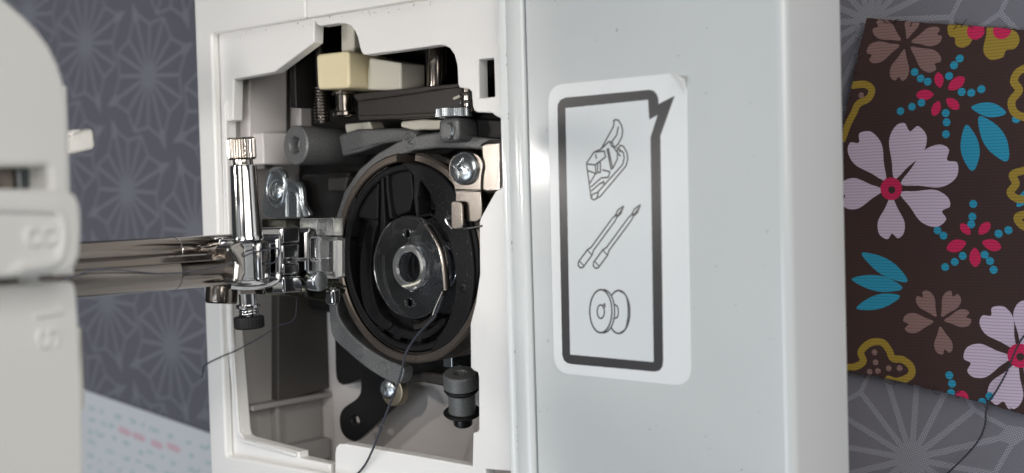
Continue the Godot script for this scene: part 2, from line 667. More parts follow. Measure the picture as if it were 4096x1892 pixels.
# ---- the table: cloth, printed swatch, paper
func make_table() -> void:
	# one 40 mm cell of the cloth's woven star pattern, repeated on a turned square grid
	var side := 1024
	var pr := Painter.new(Rect2(0, 0, 1, 1), side, side, Color.BLACK)
	var mid := Vector2(0.5, 0.5)
	for ox in range(-1, 2):
		for oy in range(-1, 2):
			var c := mid + Vector2(ox, oy)
			for i in 16:
				var a := TAU * i / 16.0 + 0.1
				var d := Vector2(cos(a), sin(a))
				var far := 0.50 if i % 2 == 0 else 0.42
				if i % 4 == 2:
					far = 0.56
				var o := d.orthogonal()
				pr.poly(PackedVector2Array([c + o * 0.017, c - o * 0.017, c + d * far - o * 0.014, c + d * far + o * 0.014]), Color.WHITE)
			for i in 8:
				var a := TAU * i / 8.0 + 0.1
				var b := TAU * (i + 0.5) / 8.0 + 0.1
				var f0 := 0.50 if i % 2 == 0 else 0.56
				var f1 := 0.50 if (i + 1) % 2 == 0 else 0.56
				var b2 := TAU * (i + 1) / 8.0 + 0.1
				pr.stroke(PackedVector2Array([c + Vector2(cos(a), sin(a)) * f0, c + Vector2(cos(b), sin(b)) * 0.42, c + Vector2(cos(b2), sin(b2)) * f1]), 0.024, Color.WHITE)
				if i % 2 == 1:
					var d := Vector2(cos(a), sin(a))
					pr.poly(PackedVector2Array([c + d * 0.44, c + d * 0.53 + d.orthogonal() * 0.05, c + d * 0.66, c + d * 0.53 - d.orthogonal() * 0.05]), Color.WHITE)
			pr.disc(c, 0.035, Color.WHITE)
	var height := Image.create(side, side, false, Image.FORMAT_RGB8)
	var colour := Image.create(side, side, false, Image.FORMAT_RGB8)
	var rng := RandomNumberGenerator.new()
	rng.seed = 77
	var ground := Color(0.485, 0.48, 0.515)
	var bright := Color(0.66, 0.66, 0.70)
	var deep := Color(0.415, 0.41, 0.445)
	for y in side:
		for x in side:
			var motif := pr.im.get_pixel(x, y).r > 0.5
			var h := 0.0
			if motif:
				# floats lying across: small oblong stitches in brick order
				var row := y / 8
				var u := (x + (row % 2) * 8) % 16
				h = 0.55 + (0.45 if u > 2 and u < 14 and y % 8 > 1 and y % 8 < 7 else 0.0)
				colour.set_pixel(x, y, deep.lerp(bright, clampf(h * 1.6 - 0.6, 0.0, 1.0)))
			else:
				h = 0.30 + 0.2 * (1.0 if y % 8 > 2 else 0.0) + rng.randf() * 0.06
				colour.set_pixel(x, y, deep.lerp(ground, clampf(h * 2.6 - 0.4, 0.0, 1.0)))
			height.set_pixel(x, y, Color(h, h, h))
	height.bump_map_to_normal_map(6.0)
	var m := mat("cloth", Color(1, 1, 1), 0.62)
	m.albedo_texture = ImageTexture.create_from_image(colour)
	m.normal_enabled = true
	m.normal_texture = ImageTexture.create_from_image(height)
	m.normal_scale = 0.55
	m.rim_enabled = true
	m.rim = 0.25
	# a gently uneven sheet with its hem hanging over the front of the table
	var mb := MB.new()
	var u := Vector2(-14.0, 36.5)
	var w := Vector2(-37.3, -14.8)
	var zero := PackedVector2Array([Vector2(69, -217.12)])[0]
	var det := u.cross(w)
	var low := FastNoiseLite.new()
	low.seed = 4
	low.frequency = 0.012
	var xs := PackedFloat32Array()
	var zs := PackedFloat32Array()
	for i in 61:
		xs.append(-600.0 + 20.0 * i)
	for i in 49:
		zs.append(-520.0 + 20.0 * i)
	var at := func(x: float, z: float) -> Vector3: return Vector3(x, -70.0 + low.get_noise_2d(x, z) * 0.25, z)
	var cell := func(x: float, z: float) -> Vector2:
		var d := Vector2(x, z) - zero
		return Vector2(d.cross(w) / det + 0.5, u.cross(d) / det + 0.5)
	for i in 60:
		for j in 48:
			var p := [[xs[i], zs[j]], [xs[i + 1], zs[j]], [xs[i + 1], zs[j + 1]], [xs[i], zs[j + 1]]]
			var q: Array = []
			var t: Array = []
			var nn: Array = []
			for k in p:
				q.append(at.call(k[0], k[1]))
				t.append(cell.call(k[0], k[1]))
				var a: Vector3 = at.call(k[0] + 1.0, k[1])
				var b: Vector3 = at.call(k[0], k[1] + 1.0)
				nn.append((b - q[-1]).cross(a - q[-1]).normalized())
			mb.tri(q[0], q[1], q[2], nn[0], nn[1], nn[2], t[0], t[1], t[2])
			mb.tri(q[0], q[2], q[3], nn[0], nn[2], nn[3], t[0], t[2], t[3])
	var cloth := part("tablecloth", mb, m, self)
	tag(cloth, "lilac grey woven tablecloth with a pale starburst pattern under the machine", "tablecloth")

	make_swatch()

	# the printed sheet left of the machine, behind it
	var outline := PackedVector2Array([Vector2(-42.8, -301.06), Vector2(-47.72, -260.31), Vector2(-51.63, -226.08), Vector2(-54.98, -197.18), Vector2(-60.09, -153.95), Vector2(-63.86, -121.32), Vector2(-65.16, -110.59), Vector2(-120.91, -159.49), Vector2(-117.77, -375.5)])
	var box := Rect2(-150, -290, 160, 220)
	var sheet := Painter.new(box, 1024, 1408, Color(0.965, 0.975, 0.985))
	var along := (outline[5] - outline[1]).normalized()
	var down := Vector2(-along.y, along.x)
	if down.x > 0.0:
		down = -down
	var corner := outline[2]
	rng.seed = 5
	for row in 14:
		var pen := 4.0
		while pen < 75.0:
			var long := rng.randf_range(2.0, 7.0)
			var p0 := corner + along * pen + down * (5.0 + row * 4.4 + rng.randf_range(-0.6, 0.6))
			if row == 1 and pen > 22.0 and pen < 62.0:
				sheet.stroke(PackedVector2Array([p0 - down * 0.2, p0 + along * long]), 2.2, Color(0.965, 0.82, 0.855))
			else:
				var word := PackedVector2Array()
				for s in int(long * 2.0):
					word.append(p0 + along * s * 0.5 + down * rng.randf_range(-0.9, 0.9))
				if word.size() > 1:
					sheet.stroke(word, 0.35, Color(0.62, 0.80, 0.77))
			pen += long + rng.randf_range(1.2, 7.0)
	var pm := mat("paper", Color(1, 1, 1), 0.7)
	pm.albedo_texture = sheet.texture()
	mb = MB.new()
	mb.plate(outline, -69.75, -69.4, 0.0, [], box)
	var paper := part("paper_sheet", mb, pm, self)
	tag(paper, "white paper sheet with green handwriting and pink lines on the tablecloth", "paper")


func make_swatch() -> void:
	var dark := Color(0.235, 0.148, 0.14)
	var lilac := Color(0.80, 0.73, 0.82)
	var tan_ := Color(0.54, 0.42, 0.41)
	var pink := Color(0.80, 0.10, 0.34)
	var teal := Color(0.13, 0.58, 0.72)
	var gold := Color(0.62, 0.52, 0.18)
	var box := Rect2(-50, 52, 104, 80)
	var p := Painter.new(box, 2048, 1576, dark)
	# flowers: heart-shaped petals round a middle
	var flowers := [
		[PackedVector2Array([Vector2(11.48, 72.11)]), PackedVector2Array([Vector2(22.21, 65.05), Vector2(23.86, 77.2), Vector2(17.09, 85.18), Vector2(6.15, 83.42), Vector2(1.49, 71.84), Vector2(10.37, 61.06)]), lilac, 0.67, 0.15],
		[PackedVector2Array([Vector2(-20.73, 96.88)]), PackedVector2Array([Vector2(-12.42, 91.13), Vector2(-22.65, 86.67), Vector2(-30.47, 93.39), Vector2(-10.61, 99.73), Vector2(-16.93, 105.2), Vector2(-28.99, 102.19)]), lilac, 0.74, 0.15],
		[PackedVector2Array([Vector2(40.13, 76.04)]), PackedVector2Array([Vector2(44.56, 69.84), Vector2(45.43, 77.76), Vector2(41.29, 83.02), Vector2(35.03, 82.36), Vector2(32.96, 74.27), Vector2(38.5, 68.2)]), tan_, 0.62, 0.15],
		[PackedVector2Array([Vector2(-14.8, 81.55)]), PackedVector2Array([Vector2(-9.41, 77.87), Vector2(-9.23, 84.72), Vector2(-13.78, 87.59), Vector2(-21.09, 82.7), Vector2(-15.57, 74.49)]), tan_, 0.66, 0.2],
		[PackedVector2Array([Vector2(43.74, 91.44)]), PackedVector2Array([Vector2(40.16, 85.11), Vector2(36.28, 95.48), Vector2(49.7, 87.13), Vector2(48.39, 97.57)]), gold, 0.95, 0.12],
	]
	for f in flowers:
		var c: Vector2 = f[0][0]
		for tip: Vector2 in f[1]:
			p.petal(c + (tip - c) * 0.16, tip, f[3], f[4], f[2])
	for c2: Vector2 in PackedVector2Array([Vector2(11.48, 72.11), Vector2(-20.73, 96.88)]):
		p.disc(c2, 2.3, pink, 1.0)
		p.disc(c2 + Vector2(-0.2, 0.1), 0.75, dark, 1.0)
	for q: Vector2 in PackedVector2Array([Vector2(41.21, 89.73), Vector2(40.85, 94.6)]):
		p.disc(q, 1.7, pink)
	# little pink stars with five pointed petals and chains of blue dots
	var stars := [
		[PackedVector2Array([Vector2(29.56, 83.05)]), PackedVector2Array([Vector2(33.86, 82.42), Vector2(32.43, 87.6), Vector2(26.55, 86.42), Vector2(25.49, 81.4), Vector2(29.77, 78.03)])],
		[PackedVector2Array([Vector2(1.33, 88.61)]), PackedVector2Array([Vector2(4.34, 86.04), Vector2(4.52, 91.7), Vector2(-0.34, 93.72), Vector2(-4.05, 88.68), Vector2(-0.62, 83.14)])],
	]
	for f in stars:
		var c: Vector2 = f[0][0]
		for tip: Vector2 in f[1]:
			var a := c + (tip - c) * 0.30
			var s := (tip - a).orthogonal() * 0.30
			p.poly(MB.curve2(PackedVector2Array([a, a.lerp(tip, 0.35) + s * 0.9, a.lerp(tip, 0.75) + s * 0.85, tip, a.lerp(tip, 0.75) - s * 0.85, a.lerp(tip, 0.35) - s * 0.9])), pink)
	for q: Vector2 in PackedVector2Array([Vector2(36.18, 86.67), Vector2(34.98, 85.56), Vector2(32.99, 84.6), Vector2(34.33, 77.8), Vector2(32.98, 78.98), Vector2(32.24, 80.4), Vector2(29.98, 90.76), Vector2(29.44, 88.85), Vector2(29.73, 87.02), Vector2(26.85, 74.72), Vector2(27.56, 77.1), Vector2(28.21, 79.05), Vector2(25.87, 83.85), Vector2(24.09, 83.97), Vector2(21.79, 83.77), Vector2(8.15, 88.65), Vector2(5.7, 88.38), Vector2(4.24, 88.12), Vector2(3.05, 81.39), Vector2(2.03, 82.56), Vector2(3.06, 95.19), Vector2(2.39, 93.32), Vector2(-1.92, 86.25), Vector2(-3.09, 84.67), Vector2(-4.13, 82.77), Vector2(-1.65, 90.54), Vector2(-2.86, 91.51), Vector2(-4.53, 92.16), Vector2(-25.26, 83.58), Vector2(-26.87, 84.1), Vector2(-28.68, 83.91), Vector2(-28.8, 91.31), Vector2(-29.99, 89.93), Vector2(-6.01, 98.64), Vector2(23.91, 97.2)]):
		p.disc(q, 0.78, teal)
	for leaf in [PackedVector2Array([Vector2(26.7, 88.81), Vector2(25.15, 95.31)]), PackedVector2Array([Vector2(24.86, 90.3), Vector2(16.14, 95.39)]), PackedVector2Array([Vector2(23.41, 87.83), Vector2(14.5, 88.76)]), PackedVector2Array([Vector2(-1.51, 65.59), Vector2(-7.1, 75.14), Vector2(90.42, -271.25)]), PackedVector2Array([Vector2(-6.85, 63.49), Vector2(-8.47, 74.13), Vector2(90.42, -271.25)]), PackedVector2Array([Vector2(-12.8, 64.5), Vector2(-10.08, 73.6), Vector2(90.42, -271.25)]), PackedVector2Array([Vector2(11.14, 99.91), Vector2(7.47, 96.95)])]:
		var a: Vector2 = leaf[0]
		var b: Vector2 = leaf[1]
		var s := (b - a).orthogonal() * (0.21 if leaf.size() == 2 else 0.155)
		p.poly(MB.curve2(PackedVector2Array([a, a.lerp(b, 0.3) + s * 0.85, a.lerp(b, 0.62) + s, a.lerp(b, 0.9) + s * 0.5, b, a.lerp(b, 0.9) - s * 0.45, a.lerp(b, 0.6) - s * 0.9, a.lerp(b, 0.3) - s * 0.75])), teal)
	# olive outlines of dotted hearts and butterflies
	for line in [
		PackedVector2Array([Vector2(32.75, 64.84), Vector2(32.71, 67.41), Vector2(31.56, 68.82), Vector2(29.85, 68.03), Vector2(28.88, 65.79), Vector2(27.09, 64.72), Vector2(24.98, 63.38), Vector2(21.96, 62.01)]),
		PackedVector2Array([Vector2(33.7, 100.24), Vector2(32.8, 97.7), Vector2(31.02, 96.8), Vector2(29.23, 97.72), Vector2(27.32, 96.37), Vector2(25.12, 96.92), Vector2(24.02, 99.02)]),
		PackedVector2Array([Vector2(14.48, 99.96), Vector2(13.63, 96.46), Vector2(11.82, 96.87), Vector2(10.2, 95.81), Vector2(8.97, 97.12), Vector2(8.91, 99.87)]),
		PackedVector2Array([Vector2(-24.9, 61.01), Vector2(-24.88, 63.81), Vector2(-23.6, 65.91), Vector2(-21.67, 65.43), Vector2(-19.77, 67.36), Vector2(-19.48, 69.91), Vector2(-21.01, 71.4), Vector2(-22.58, 72.2), Vector2(-22.77, 74.27), Vector2(-24.11, 75.97), Vector2(-25.88, 75.77), Vector2(-27.18, 73.11), Vector2(-26.83, 71.28)]),
		PackedVector2Array([Vector2(6.31, 99.84), Vector2(5.6, 97.06), Vector2(4.09, 97.63), Vector2(2.96, 99.79)]),
	]:
		p.stroke(MB.curve2(line, 6, false), 1.45, gold)
	for q: Vector2 in PackedVector2Array([Vector2(-21.59, 68.35), Vector2(-23.61, 68.56), Vector2(-24.65, 71.32), Vector2(-24.5, 73.58), Vector2(-25.36, 69.04), Vector2(-25.64, 67.24), Vector2(30.6, 66.51)]):
		p.disc(q, 0.6, tan_)
	p.disc(PackedVector2Array([Vector2(-29.46, 85.93)])[0], 1.4, pink)
	# the ribbed weave: fine darker rows across the print
	for x in range(0, 2036, 12):
		for y in range(0, 1576, 2):
			var slip := ((y * 7 + x * 13) % 11) / 11.0
			for k in 4:
				var at := Vector2i(x + k + (y / 96) % 2, y)
				p.im.set_pixelv(at, p.im.get_pixelv(at).darkened(0.08 + 0.14 * slip))
				p.im.set_pixelv(at + Vector2i(0, 1), p.im.get_pixelv(at + Vector2i(0, 1)).darkened(0.15 - 0.07 * slip))
	var m := mat("printed_cotton", Color(1, 1, 1), 0.8)
	m.albedo_texture = p.texture()
	m.rim_enabled = true
	m.rim = 0.15
	# cut edges, slightly wavy and frayed; the cloth lies with two low ripples
	var edge := PackedVector2Array([Vector2(45.99, 68.01), Vector2(44.25, 77.41), Vector2(42.45, 88.39), Vector2(39.85, 101.64), Vector2(1.45, 106.73), Vector2(-32.43, 102.02), Vector2(-31.71, 97.39), Vector2(-30.18, 90.24), Vector2(-28.69, 82.5), Vector2(-27.4, 75.25), Vector2(-26.47, 67.73), Vector2(-25.76, 61.24), Vector2(-24.82, 56.36), Vector2(8.11, 57.98), Vector2(25.21, 62.41), Vector2(36.75, 65.6)])
	var mb := MB.new()
	var rim := PackedVector2Array()
	var rng := RandomNumberGenerator.new()
	rng.seed = 9
	for i in edge.size():
		var a := edge[i]
		var b := edge[(i + 1) % edge.size()]
		var parts := maxi(1, int((b - a).length() / 1.1))
		for s in parts:
			rim.append(a.lerp(b, float(s) / parts) + Vector2(rng.randf_range(-0.09, 0.09), rng.randf_range(-0.09, 0.09)))
	mb.plate(rim, -69.75, -69.3, 0.08, [], box)
	mb.split(4.0)
	for i in mb.v.size():
		var q := mb.v[i]
		mb.v[i].y += 0.6 + 0.6 * sin(q.x * 0.10 + q.z * 0.06)
		if mb.n[i].y > 0.9:
			mb.n[i] = Vector3(-0.06 * cos(q.x * 0.10 + q.z * 0.06), 1.0, -0.036 * cos(q.x * 0.10 + q.z * 0.06)).normalized()
	var swatch := Node3D.new()
	swatch.name = "fabric_swatch"
	add_child(swatch, true)
	swatch.position = Vector3(5, -70, 80) * S
	origins[swatch] = Vector3(5, -70, 80)
	part("cotton_piece", mb, m, swatch)
	mb = MB.new()
	for i in 150:
		var k := rng.randi_range(0, rim.size() - 1)
		var a := rim[k]
		var d := Vector2(rng.randf_range(-1.3, 1.3), rng.randf_range(-1.3, 1.3))
		var y := -69.2 + 0.6 + 0.6 * sin(a.x * 0.10 + a.y * 0.06)
		mb.tube(MB.curve(PackedVector3Array([Vector3(a.x, y, a.y), Vector3(a.x + d.x * 0.5, y + 0.1, a.y + d.y * 0.3), Vector3(a.x + d.x, y - 0.2, a.y + d.y)]), 3), 0.07, 4)
	var fr := part("frayed_ends", mb, mat("fray", Color(0.24, 0.16, 0.15), 0.9), swatch)
	fr.set_meta("kind", "stuff")
	tag(swatch, "dark brown cotton scrap printed with pink, blue and lilac flowers", "fabric")


# ---- the bed: top, ledge under the missing needle plate, front rail, casing
func make_bed(t: Node3D) -> void:
	var white: Material = M.white_plastic
	var xr := Vector3(49.96, 0, -40).x
	var xl := Vector3(-44.35, 0, -45.05).x
	var zr := Vector3(4.55, 0, -54.92).z
	var mb := MB.new()
	var seam := Vector3(52.09, 0, -23.24).z
	mb.plate(rp(PackedVector2Array([Vector2(xr, seam - 0.15), Vector2(xr, zr), Vector2(xl, zr), Vector2(xl, 28.1), Vector2(-150, 28.1), Vector2(-150, -61), Vector2(230, -61), Vector2(230, seam - 0.15)]), 0.8), -2.15, 0.0, 0.7)
	part("bed_plate", mb, white, t)
	mb = MB.new()
	mb.plate(rp(PackedVector2Array([Vector2(xr, seam + 0.15), Vector2(230, seam + 0.15), Vector2(230, 28.1), Vector2(xr, 28.1)]), 0.5), -2.15, 0.0, 0.35)
	part("bed_plate", mb, white, t)
	# the ledge: everything but the outline of the opening
	var whole := PackedVector2Array([Vector2(xl - 4, zr - 3.5), Vector2(xr + 4, zr - 3.5), Vector2(xr + 4, 28.2), Vector2(xl - 4, 28.2)])
	var opening := PackedVector2Array([Vector2(39.68, -50.44), Vector2(40.19, -36.6), Vector2(45.2, -23.74), Vector2(49.67, -23.28), Vector2(48.78, -22.58), Vector2(48.35, -21.63), Vector2(48.33, -16.2), Vector2(48.02, -14.09), Vector2(47.37, -12.47), Vector2(46.12, -11.25), Vector2(44.86, -10.61), Vector2(42.98, -10.12), Vector2(41.9, -9.71), Vector2(41.29, -9.05), Vector2(41.2, -8.14), Vector2(41.14, 1.67), Vector2(41.22, 11.22), Vector2(41.07, 12.76), Vector2(40.4, 14.27), Vector2(39.02, 15.43), Vector2(36.95, 16.05), Vector2(33.44, 16.12), Vector2(32.74, 16.49), Vector2(32.34, 18.78), Vector2(31.78, 19.45), Vector2(29.03, 19.64), Vector2(28.19, 20), Vector2(27.84, 20.78), Vector2(27.55, 24.27), Vector2(26.91, 25.21), Vector2(26.23, 26.72), Vector2(13.88, 26.26), Vector2(13.05, 24.6), Vector2(8.25, 20.81), Vector2(7.37, 20.48), Vector2(-2.3, 20.21), Vector2(-7.55, 19.02), Vector2(-11.73, 17.46), Vector2(-20.02, 17.24), Vector2(-20.56, 18.12), Vector2(-20.81, 19.01), Vector2(-21.77, 19.17), Vector2(-31.56, 18.9), Vector2(-32.05, 18.48), Vector2(-32.39, 17.37), Vector2(-38.72, 16.92), Vector2(-38.42, 1.55), Vector2(-38.14, -17.88), Vector2(-38.27, -19.93), Vector2(-39.04, -20.94), Vector2(-40.42, -21.37), Vector2(-53.06, -22.09), Vector2(-53.22, -23.21), Vector2(-42.93, -22.84), Vector2(-42.58, -32.63), Vector2(-41.39, -32.7), Vector2(-40.15, -50.34), Vector2(-39.66, -51.71), Vector2(-38.53, -52.07), Vector2(-16.09, -53.8), Vector2(8.02, -54.46), Vector2(30.55, -53.48), Vector2(30.77, -51.21)])
	var pieces: Array = []
	for big in Geometry2D.clip_polygons(whole, opening):
		pieces.append_array(Array(Geometry2D.clip_polygons(big, PackedVector2Array([Vector2(-39.01, 20.3), Vector2(-38.56, 27.96), Vector2(-49.16, 27.58), Vector2(-50.24, 20.17)]))))
	for piece: PackedVector2Array in pieces:
		mb = MB.new()
		var window := PackedVector2Array([Vector2(37.58, 21.44), Vector2(37.54, 25.13), Vector2(30.48, 25.15), Vector2(30.46, 21.37)])
		var holds := Geometry2D.is_point_in_polygon(window[0], piece)
		mb.plate(piece, -5.0, -2.2, 0.35, [rp(window, 0.3)] if holds else [])
		part("needle_plate_seat", mb, white, t)
	# raised inner lip along the rear and left of the seat
	mb = MB.new()
	mb.plate(rp(PackedVector2Array([Vector2(35.55, -54.41), Vector2(35.45, -53), Vector2(-16.01, -53.31), Vector2(-38.7, -52.02), Vector2(-40.06, -50.41), Vector2(-41.65, -32.92), Vector2(-42.47, -33.35), Vector2(-41.07, -51.59), Vector2(-39.8, -53.21), Vector2(-16.1, -55.31)]), 0.4), -2.3, -1.5, 0.25)
	part("seat_lip", mb, white, t)
	# the rail between bed and tray
	mb = MB.new()
	mb.side(PackedVector2Array([Vector2(28.3, -6), Vector2(28.3, -0.1), Vector2(28.6, 0.25), Vector2(29.4, 0.3), Vector2(29.8, 0.0), Vector2(30.0, -0.25), Vector2(30.3, 0.05), Vector2(31.2, 0.35), Vector2(32.4, 0.42), Vector2(33.3, 0.3), Vector2(33.8, 0.0), Vector2(34.0, -0.5), Vector2(34.0, -6)]), -150, 230)
	part("front_rail", mb, M.grey_white_plastic, t)
	# casing walls under the bed and the four rubber feet
	mb = MB.new()
	mb.box(Vector3(40, -35, -58.8), Vector3(378, 60, 2.4), 0.5)
	mb.box(Vector3(40, -35, 33.0), Vector3(378, 60, 1.8), 0.5)
	mb.box(Vector3(-148, -35, -13), Vector3(2.4, 60, 89), 0.5)
	mb.box(Vector3(228, -35, -13), Vector3(2.4, 60, 89), 0.5)
	part("base_casing", mb, M.grey_white_plastic, t)
	for q in [Vector3(-135, 0, -50), Vector3(215, 0, -50), Vector3(-135, 0, 24), Vector3(215, 0, 24)]:
		mb = MB.new()
		mb.rod(Vector3(q.x, -69.7, q.z), Vector3(q.x, -65.2, q.z), 6.0, 0.8)
		part("rubber_foot", mb, M.black_plastic, t)
	# lint and grime caught along the edges of the seat and the rail
	mb = MB.new()
	var rng := RandomNumberGenerator.new()
	rng.seed = 31
	for i in 70:
		var x := rng.randf_range(-36, 47)
		var p := Vector3(x, -2.15, 27.6 + rng.randf_range(-0.7, 0.2))
		if i % 3 == 0:
			p = Vector3(x, 0.02 - 0.2, 30.0 + rng.randf_range(-0.1, 0.1))
		elif i % 3 == 1:
			p = Vector3(rng.randf_range(xr - 1.2, xr - 0.1), -2.15, rng.randf_range(-50, 10))
		var d := Vector3(rng.randf_range(-0.7, 0.7), 0.0, rng.randf_range(-0.25, 0.25))
		if i % 5 != 0:
			d *= 0.25
		mb.tube(PackedVector3Array([p, p + d * 0.5 + Vector3(0, 0.03, 0), p + d + Vector3(0, 0, d.x * 0.4)]), rng.randf_range(0.04, 0.1), 4)
	part("lint", mb, M.lint, t).set_meta("kind", "stuff")


# ---- the well under the bed: walls, floor, levers, shafts
func make_inside(t: Node3D) -> void:
	var inner: Material = M.inner_plastic
	var mb := MB.new()
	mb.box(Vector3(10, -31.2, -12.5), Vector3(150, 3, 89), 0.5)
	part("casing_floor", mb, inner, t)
	mb = MB.new()
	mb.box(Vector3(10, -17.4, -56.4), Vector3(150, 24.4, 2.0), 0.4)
	part("rear_inner_wall", mb, M.shaded_plastic, t)
	# ribs standing off the rear wall
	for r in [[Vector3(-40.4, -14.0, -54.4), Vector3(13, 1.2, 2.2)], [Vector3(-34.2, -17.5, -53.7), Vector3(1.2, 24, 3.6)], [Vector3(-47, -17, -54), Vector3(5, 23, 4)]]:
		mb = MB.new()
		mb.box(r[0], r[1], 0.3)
		part("wall_rib", mb, M.shaded_plastic, t)
	mb = MB.new()
	mb.front(rp(PackedVector2Array([Vector2(47.28, -8.19), Vector2(48.07, -19.11), Vector2(22.71, -18.02), Vector2(26.61, -14.41), Vector2(26.57, -11.85), Vector2(19.95, -11.57), Vector2(19.95, -7.01)]), 0.4), -55.5, -52, 0.3)
	part("rear_panel", mb, inner, t)
	mb = MB.new()
	mb.front(rp(PackedVector2Array([Vector2(48.06, -21.6), Vector2(48.37, -26.01), Vector2(28.74, -25.16), Vector2(28.65, -20.76)]), 0.4), -54, -50, 0.3)
	part("rear_panel", mb, inner, t)
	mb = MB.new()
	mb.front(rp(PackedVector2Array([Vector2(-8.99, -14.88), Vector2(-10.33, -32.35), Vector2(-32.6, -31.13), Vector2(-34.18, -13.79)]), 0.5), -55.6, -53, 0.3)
	part("wall_shade_plate", mb, M.shade_steel, t)  # dark plate standing in for the shade on the rear wall
	# the dark machine frame that fills the well to the right of and below the hook; outline stretched to blacken the dark under the ring
	mb = MB.new()
	mb.plate(rp(PackedVector2Array([Vector2(58.04, -54.69), Vector2(47.87, 32.95), Vector2(-22.97, 30.69), Vector2(-26.52, 2.88), Vector2(-26.58, -22.79), Vector2(-28.86, -36.29), Vector2(-31.61, -44.86), Vector2(-14.1, -44.57), Vector2(-12.6, -55.38), Vector2(-6.12, -63.77), Vector2(7.37, -63.07), Vector2(15.81, -55.39)]), 3.0), -29.6, -24, 0.8)
	part("machine_frame", mb, M.black_steel, t)
	mb = MB.new()
	mb.box(Vector3(38.57, -22, -2.84), Vector3(26, 14, 3), 0.5)
	mb.box(Vector3(47.67, -22, -18.83), Vector3(10, 14, 2), 0.5)
	part("frame_wall", mb, M.black_steel, t)
	# black plate standing between rear wall and slide block
	mb = MB.new()
	mb.box(Vector3(43.7, -16, -36.41), Vector3(22, 18, 2.0), 0.3)
	part("guide_plate", mb, M.black_steel, t)

	# cream slide block, its arm reaching to the right
	var blk := PackedVector2Array([Vector2(43.46, -28.13), Vector2(43.27, -18.04), Vector2(35.53, -18.16), Vector2(35.94, -27.99)])
	mb = MB.new()
	mb.plate(rp(PackedVector2Array([blk[0], blk[1], blk[2], blk[3]]), 1.0), -18.0, -6.6, 0.6)
	var slide := part("slide_block", mb, M.cream_plastic, t)
	mb = MB.new()
	mb.plate(rp(PackedVector2Array([Vector2(53.39, -23.75), Vector2(52.91, -19.61), Vector2(42.87, -20.06), Vector2(38.78, -21.59), Vector2(38.57, -24.19)]), 0.8), -22, -10, 0.5)
	part("block_arm", mb, M.pale_nylon, slide)
	mb = MB.new()
	mb.plate(rp(PackedVector2Array([Vector2(42.14, -17.36), Vector2(40.21, -7.83), Vector2(34.35, -8.08), Vector2(35.44, -18.26)]), 0.6), -19, -11.6, 0.5)
	part("block_tail", mb, M.pale_nylon, slide)

	# coil spring on a pin
	var coil := PackedVector3Array()
	var s0 := Vector3(36.9, -12, -33.05)
	var s1 := Vector3(29.41, -12, -32.63)
	for i in 221:
		var a := TAU * i / 20.0
		coil.append(s0.lerp(s1, i / 220.0) + Vector3(0, cos(a), sin(a)) * 1.55)
	mb = MB.new()
	mb.tube(coil, 0.23, 7)
	part("coil_spring", mb, M.bar_steel, t)
	mb = MB.new()
	mb.rod(Vector3(50.93, -12, -33.14), Vector3(29.07, -12, -32.65), 0.95, 0.2)
	part("spring_rod", mb, M.dark_steel, t)

	# flanged pivot pin
	var p0 := Vector3(37.21, -12, -25.92)
	var p1 := Vector3(29.17, -12, -25.54)
	mb = MB.new()
	mb.lathe(PackedVector2Array([Vector2(0, 0), Vector2(1.3, 0), Vector2(1.4, 0.2), Vector2(1.4, 1.6), Vector2(2.3, 1.6), Vector2(2.6, 1.8), Vector2(2.6, 2.3), Vector2(1.75, 2.5), Vector2(1.75, 5.8), Vector2(2.4, 6.0), Vector2(2.6, 6.2), Vector2(2.6, 6.8), Vector2(2.2, 7.1), Vector2(0, 7.2)]), p0, p1 - p0, 36)
	part("pivot_pin", mb, M.bar_steel, t)

	# the dark lever from the pin to the right
	mb = MB.new()
	mb.plate(rp(PackedVector2Array([Vector2(33.9, -18.44), Vector2(34.09, -6.49), Vector2(33.97, 11.75), Vector2(32.75, 13.56), Vector2(27.84, 13.58), Vector2(28.33, 4.34), Vector2(28.52, -7.87), Vector2(29.08, -18.42)]), 0.7), -12.5, -9, 0.4)
	var lever := part("feed_lever", mb, M.dark_steel, t)
	mb = MB.new()
	mb.plate(rp(PackedVector2Array([Vector2(34.32, -19.02), Vector2(34.4, -5.68), Vector2(34.35, 12.28), Vector2(33.64, 13.49), Vector2(33.03, -5.74), Vector2(32.8, -17.4)]), 0.4), -9.2, -8.0, 0.3)
	part("lever_rim", mb, M.dark_steel, lever)
	mb = MB.new()
	mb.plate(rp(PackedVector2Array([Vector2(29.91, -17.53), Vector2(29.35, -5.9), Vector2(29.1, 4.26), Vector2(28.3, 4.44), Vector2(28.38, -5.94), Vector2(28.82, -17.34)]), 0.3), -9.2, -8.2, 0.25)
	part("lever_rim", mb, M.dark_steel, lever)
	mb = MB.new()
	mb.rod(Vector3(30.66, -10, 11.14), Vector3(30.4, -7.4, 13.46), 1.15, 0.25)
	part("rivet", mb, M.zinc, lever)
	mb = MB.new()
	mb.tube(PackedVector3Array([Vector3(31.43, -7.9, 9.94), Vector3(31.72, -7.9, 11.3), Vector3(32.32, -7.9, 12.47)]), 0.32, 6)
	part("lint_thread", mb, M.pale_nylon, lever)

	# shafts across the dark upper right
	for r in [[1049, 105, 1048, 240, 2.0, -14.0, "bar_steel"], [1095, 100, 1095, 230, 2.6, -19.0, "black_steel"], [1122, 110, 1124, 230, 1.2, -16.0, "dark_steel"], [985, 95, 985, 230, 2.2, -19.0, "black_steel"], [1228, 120, 1228, 262, 1.7, -8.0, "bar_steel"]]:
		mb = MB.new()
		mb.rod(ray_y(r[0], r[1], r[5]), ray_y(r[2], r[3], r[5]), r[4], 0.2)
		part("shaft", mb, M[r[6]], t)
	mb = MB.new()
	var c0 := ray_y(1228, 200, -8.0)
